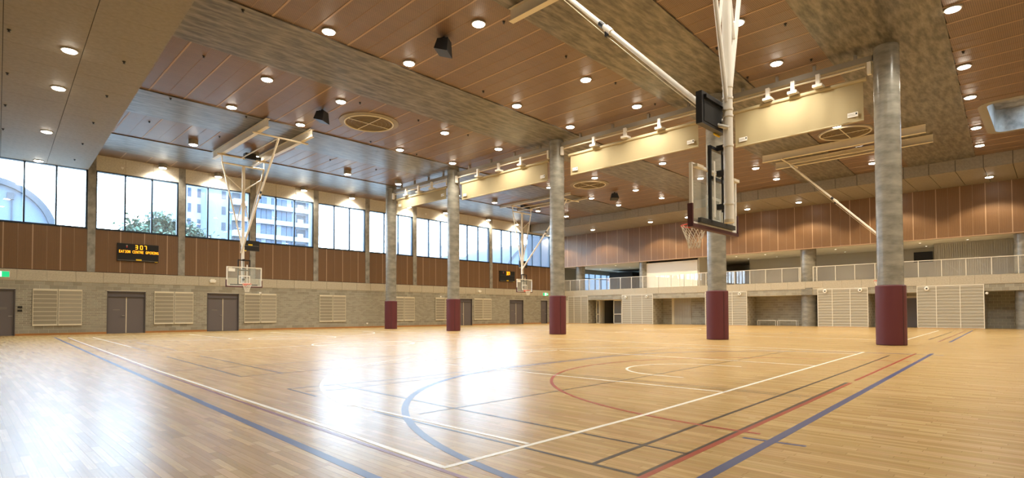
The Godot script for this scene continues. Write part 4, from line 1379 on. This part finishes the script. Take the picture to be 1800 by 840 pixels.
func scoreboard(at: Vector3, label: String, scroll: bool) -> void:
	var t := thing("scoreboard", label, "scoreboard", "", at)
	bx("case", Vector3(-1.02, 0, -0.02), Vector3(1.02, 1.02, 0.1), "black", t)
	var face := bx("display_face", Vector3(-0.99, 0.03, 0.1), Vector3(0.99, 0.99, 0.104), "black_matt", t)
	bx("bottom_strip", Vector3(-1.0, 0.05, 0.104), Vector3(1.0, 0.065, 0.107), "rail_grey", t)
	var b := nb()
	var xs := [-0.1, 0.14, 0.34] if scroll else [-0.08, 0.08, 0.24]
	for i in 3: seg_digit(b, Vector3(xs[i], 0.83 if scroll else 0.8, 0.108), 0.21 if scroll else 0.28, "307"[i])
	obj("clock_digits", b, "led", face)
	bx("badge", Vector3(-0.6, 0.78, 0.104), Vector3(-0.54, 0.86, 0.107), "red", t)
	bx("badge_top", Vector3(-0.61, 0.86, 0.104), Vector3(-0.53, 0.93, 0.107), "rail_grey", t)
	bx("maker_plate", Vector3(-0.12, 0.05, 0.104), Vector3(0.16, 0.14, 0.108), "yellow", t)
	bx("maker_plate", Vector3(0.82, 0.0, 0.104), Vector3(0.98, 0.03, 0.108), "yellow", t)
	if scroll:
		words("EATION CENTRE OPENING", 0.2, "led", face, Vector3(0.03, 0.545, 0.107), "scrolling_words", 0.78)
	else:
		bx("divider", Vector3(-0.99, 0.56, 0.104), Vector3(0.99, 0.62, 0.107), "dark_steel", t)

# ---------------------------------------------------------------- downlights
func lamp_can(at: Vector3, label: String, group: String, drop: float, tint := Color(1.0, 0.965, 0.89), power := 1.0, cone := 74.0) -> void:
	var t := thing("downlight", label, "downlight", group, at)
	var r := 0.19
	var can := obj("can", nb().lathe(Vector3.ZERO, [Vector2(r + 0.035, 0.0), Vector2(r + 0.035, -drop), Vector2(r, -drop - 0.004), Vector2(r, -drop + 0.03)], 28), "rail_grey", t)
	obj("lamp_lens", nb().lathe(Vector3.ZERO, [Vector2(r, -drop + 0.012), Vector2(r * 0.94, -drop - 0.02), Vector2(r * 0.7, -drop - 0.034), Vector2(0.0, -drop - 0.04)], 24), "lens", can)
	var l := SpotLight3D.new()
	l.name = "lamp_light"
	l.light_color = tint
	l.light_energy = LAMP * power
	l.light_size = 0.1
	l.spot_angle = cone
	l.spot_angle_attenuation = 0.75 if cone > 70 else 0.3
	l.spot_range = 60.0
	l.spot_attenuation = 2.0
	l.shadow_enabled = true
	l.rotation.x = -PI / 2
	l.position.y = -drop - 0.025
	t.add_child(l)

func build_downlights() -> void:
	var xs := [8.2, 11.3, 16.95, 20.72, 25.9, 29.75, 34.9, 38.75]
	# z of each row of lamps at x = 8 and how it drifts with x
	var zs := [[-38.0, 0.0], [-31.65, 0.0], [-25.17, -0.018], [-21.2, -0.018], [-16.15, -0.02], [-12.3, -0.027], [-6.2, -0.042], [-1.15, -0.045], [3.2, -0.03]]
	for i in xs.size():
		for k in zs.size():
			var x: float = xs[i]
			if k == 0: x += 0.5 - 0.02 * i
			elif k == 1: x += 0.4 - 0.02 * i
			else: x += 0.05 * (5 - k) * (1.0 - i / 7.0)
			var z: float = zs[k][0] + zs[k][1] * x
			var drop := 0.24 if k < 2 else 0.05
			lamp_can(Vector3(x, CY, z), "lit round downlight, %s from the window wall, %s ceiling row from the grey soffit" % [ord[k], ord[i]], "round downlights in the timber ceiling", drop, Color(1.0, 0.965, 0.89) if x < 22 else Color(1.0, 0.94, 0.82))
	var sl := [[3.03, -37.9], [2.78, -31.6], [2.52, -25.2], [2.38, -21.35], [2.2, -15.6], [2.0, -11.0], [1.8, -5.0]]
	for k in 5: lamp_can(Vector3(sl[k][0], SOF, sl[k][1]), "lit round downlight in the low grey soffit, %s from the window wall" % ord[k], "downlights in the grey soffit", 0.03)
	var gz := [-38.0, -32.6, -26.2, -22.6, -17.5, -13.7, -8.2, -2.9]
	for k in gz.size(): lamp_can(Vector3(44.3, BY, gz[k]), "lit round downlight in the bulkhead soffit, %s from the window wall" % ord[k], "downlights in the bulkhead soffit", 0.06, Color(1.0, 0.9, 0.74), 1.3, 62.0)
	# pin lights in the gallery
	var gz2 := [-36.9, -33.0, -28.9, -20.3, -17.8, -12.45, -7.05, -4.4]
	for k in gz2.size():
		for x in [48.8, 51.5]:
			if gz2[k] > -5 and x > 50: continue
			var t := thing("pin_light", "tiny lit gallery spot, %s pair from the window end, %s row" % [ord[k], "balcony" if x < 50 else "inner"], "pin light", "gallery pin lights", Vector3(x, 6.05, gz2[k]))
			obj("rim", nb().lathe(Vector3.ZERO, [Vector2(0.09, 0.0), Vector2(0.09, -0.02), Vector2(0.065, -0.02)], 16), "white_paint", t)
			obj("lamp_lens", nb().lathe(Vector3.ZERO, [Vector2(0.065, -0.018), Vector2(0.0, -0.024)], 14), "spark", t)
			var l := SpotLight3D.new()
			l.name = "pin_lamp"
			l.light_color = Color(1.0, 0.9, 0.75)
			l.light_energy = 2.2
			l.light_size = 0.05
			l.spot_angle = 60.0
			l.spot_angle_attenuation = 0.8
			l.spot_range = 20.0
			l.spot_attenuation = 2.0
			l.shadow_enabled = true
			l.rotation.x = -PI / 2
			l.position.y = -0.04
			t.add_child(l)

# ---------------------------------------------------------------- outside the windows
func build_outside() -> void:
	var g := struct("ground_outside", "pale street surface outside the windows", "ground")
	bx("ground_slab", Vector3(-120, -0.6, -300), Vector3(260, -0.2, -U - 0.7), "ground", g)
	arch("arched_hall", "white barrel-roofed hall outside the window under the soffit end", Vector3(1.9, 8.7, -70), 5.2, 14.0)
	arch("arched_hall", "far white barrel-roofed hall outside the windows by the gallery corner", Vector3(77.2, 4.6, -70), 9.6, 14.0)
	tree(Vector3(12.7, -0.2, -55), "leafy green tree outside the second and third windows")
	# slim pale tower
	var t1 := thing("apartment_tower", "tall white tower with small windows outside the fourth window", "tower", "", Vector3(0, 0, -120))
	bx("wall", Vector3(27.0, 0, -9), Vector3(34.3, 46, 0), "ext_white", t1)
	bx("glass_shaft", Vector3(34.3, 0, -9), Vector3(36.4, 46, -0.4), "ext_blue", t1)
	for k in 3: bx("shaft_fin", Vector3(34.4 + k * 0.9, 0, -0.4), Vector3(34.55 + k * 0.9, 46, 0.1), "ext_dark", t1)
	for f in 14:
		for q in [31.7, 33.4]: bx("window", Vector3(q, 3 + f * 3.0, -0.2), Vector3(q + 0.6, 4.7 + f * 3.0, 0.06), "ext_glass", t1)
	# broad apartment block with white slab bands
	var t2 := thing("apartment_block", "broad glassy apartment block with white floor bands outside the fifth window", "apartment block", "", Vector3(0, 0, -110))
	bx("facade", Vector3(33.9, 0, -9.2), Vector3(51.8, 46, -0.6), "ext_pale", t2)
	bx("side_pier", Vector3(51.3, 0, -0.6), Vector3(52.0, 46, 0.2), "ext_pale", t2)
	for f in 15:
		var y := 1.0 + f * 2.95
		bx("slab_band", Vector3(37.6, y, -0.6), Vector3(51.3, y + 0.85, 0.35), "ext_white", t2)
		var x := 38.0
		var j := 0
		while x < 48.6:
			bx("window", Vector3(x, y + 0.85, -0.6), Vector3(x + 0.92, y + 2.95, -0.35 + 0.02 * (j % 2)), "ext_glass" if (j + f) % 4 else "ext_pale", t2)
			x += 1.0
			j += 1
		bx("balcony_recess", Vector3(49.0, y + 0.85, -0.6), Vector3(51.0, y + 2.6, -0.5), "ext_dark", t2)
		bx("balcony_front", Vector3(49.0, y + 0.85, 0.1), Vector3(50.2, y + 1.6, 0.2), "ext_white", t2)
		# stair of balconies on the narrow end
		bx("window", Vector3(34.9, y + 0.9, -0.6), Vector3(35.6, y + 2.4, -0.5), "ext_blue", t2)
		bx("window", Vector3(36.0, y + 1.1, -0.6), Vector3(36.5, y + 2.2, -0.5), "ext_glass", t2)
		bx("balcony_slab", Vector3(36.7, y, -0.6), Vector3(38.0, y + 1.1, 0.6), "ext_white", t2)
		bx("balcony_recess", Vector3(36.7, y + 1.1, -0.6), Vector3(37.9, y + 2.9, -0.45), "ext_dark", t2)
	var nw := thing("annex_building", "dusky blue annex wall outside the glazed gallery end", "building", "", Vector3(0, 0, -44))
	bx("wall", Vector3(53.4, 0, -6), Vector3(76, 13, 0), "ext_blue", nw)
	for k in 8: bx("wall_panel", Vector3(53.6 + k * 2.6, 0.5, 0), Vector3(56.0 + k * 2.6, 12, 0.08), "ext_grey", nw)
	# low corner building
	var lw := thing("office_building", "low white corner building outside the windows between the columns", "building", "", Vector3(77.0, 0, -100), -PI / 4)
	bx("wall", Vector3(-9, 0, -9), Vector3(0, 14.6, 0), "ext_render", lw)
	bx("roof", Vector3(-9.2, 14.6, -9.2), Vector3(0.3, 17.2, 0.3), "ext_render", lw)
	for f in 4:
		for k in 4:
			var y := 1.5 + f * 3.2
			bx("window", Vector3(-8.4 + k * 2.1, y, -0.1), Vector3(-7.0 + k * 2.1, y + 1.9, 0.06), "ext_blue", lw)
			bx("window", Vector3(-0.1, y, -8.4 + k * 2.1), Vector3(0.06, y + 1.9, -7.0 + k * 2.1), "ext_blue", lw)
	var l2 := thing("terrace_building", "long low white building far outside past the second column", "building", "", Vector3(94, 0, -106))
	bx("wall", Vector3(-9, 0, -10), Vector3(24, 14.4, 0), "ext_render", l2)
	bx("parapet", Vector3(-9, 14.4, -10), Vector3(24, 15.2, 0.2), "ext_pale", l2)
	for f in 3:
		for k in 6: bx("window", Vector3(-4 + k * 4.4, 2.4 + f * 4.2, -0.1), Vector3(-1.6 + k * 4.4, 4.6 + f * 4.2, 0.05), "ext_glass", l2)

func arch(called: String, label: String, c: Vector3, r: float, deep: float) -> void:
	var t := thing(called, label, "hall building", "barrel roofed halls outside", Vector3(c.x, 0, c.z))
	var k := 40
	var rim := nb()
	var wall := nb()
	for i in k:
		var a0 := PI * i / k
		var a1 := PI * (i + 1) / k
		var d0 := Vector3(cos(a0), sin(a0), 0)
		var d1 := Vector3(cos(a1), sin(a1), 0)
		var o := Vector3(0, c.y, 0)
		var f := Vector3(0, 0, 0.5)
		var bk := Vector3(0, 0, -deep)
		rim.tri(o + d0 * r + f, o + d1 * r + f, o + d1 * (r - 0.55) + f, Vector3.BACK, Vector3.BACK, Vector3.BACK)
		rim.tri(o + d0 * r + f, o + d1 * (r - 0.55) + f, o + d0 * (r - 0.55) + f, Vector3.BACK, Vector3.BACK, Vector3.BACK)
		rim.quad(o + d0 * r + f, o + d1 * r + f, o + d1 * r + bk, o + d0 * r + bk, (d0 + d1).normalized())
		rim.quad(o + d0 * (r - 0.55) + f, o + d1 * (r - 0.55) + f, o + d1 * (r - 0.55), o + d0 * (r - 0.55), -(d0 + d1).normalized())
		wall.tri(o, o + d0 * (r - 0.5), o + d1 * (r - 0.5), Vector3.BACK, Vector3.BACK, Vector3.BACK)
	wall.box(Vector3(-r + 0.5, 0, -0.2), Vector3(r - 0.5, c.y, 0))
	for s in [-1, 1]: rim.box(Vector3(s * r, 0, -deep), Vector3(s * (r - 0.55), c.y, 0.5))
	obj("roof_shell", rim, "ext_edge", t)
	obj("end_wall", wall, "ext_hall", t)
	for s in [-0.35, 0.35]: bx("downpipe", Vector3(s * r - 0.06, 0, 0), Vector3(s * r + 0.06, c.y + r * 0.6, 0.14), "ext_edge", t)
	bx("wall_light", Vector3(0.33 * r - 0.25, c.y + r * 0.62, 0.0), Vector3(0.33 * r + 0.25, c.y + r * 0.74, 0.3), "ext_dark", t)

func tree(at: Vector3, label: String) -> void:
	var t := thing("tree", label, "tree", "", at)
	var tr := nb().tube(Vector3.ZERO, Vector3(0.1, 4.4, 0), 0.28, 10, 0.18)
	var r := RandomNumberGenerator.new()
	r.seed = 11
	var tips := []
	for i in 42:
		var a := r.randf() * TAU
		var rad := sqrt(r.randf())
		var p := Vector3(cos(a) * rad * 3.7, 5.4 + 4.0 * sqrt(maxf(0.0, 1.0 - rad * rad)) * r.randf_range(0.55, 1.0), sin(a) * rad * 2.4)
		tr.tube(Vector3(0.1, 4.2 + r.randf(), 0), p, 0.09, 6, 0.03)
		tips.append(p)
	obj("trunk", tr, "bark", t)
	var one := nb()
	one.tri(Vector3(0, 0, -0.16), Vector3(0.07, 0.02, 0), Vector3(0, 0, 0.16), Vector3.UP, Vector3.UP, Vector3.UP)
	one.tri(Vector3(0, 0, -0.16), Vector3(-0.07, 0.02, 0), Vector3(0, 0, 0.16), Vector3.UP, Vector3.UP, Vector3.UP)
	for half in 2:
		var mm := MultiMesh.new()
		mm.transform_format = MultiMesh.TRANSFORM_3D
		mm.mesh = one.done() if half == 0 else mm_leaf
		if half == 0: mm_leaf = mm.mesh
		mm.instance_count = 7000
		for i in 7000:
			var c: Vector3 = tips[r.randi() % tips.size()]
			var d := Vector3(r.randfn(), r.randfn() * 0.75, r.randfn()) * 0.5
			var bs := Basis.from_euler(Vector3(r.randf_range(-1, 1), r.randf() * TAU, r.randf_range(-1, 1))).scaled(Vector3.ONE * r.randf_range(0.9, 1.9))
			mm.set_instance_transform(i, Transform3D(bs, c + d))
		var o := MultiMeshInstance3D.new()
		o.name = numbered("leaves", t)
		o.multimesh = mm
		o.material_override = M["leaf" if half == 0 else "leaf_dark"]
		o.set_meta("kind", "stuff")
		t.add_child(o, true)

var mm_leaf: Mesh
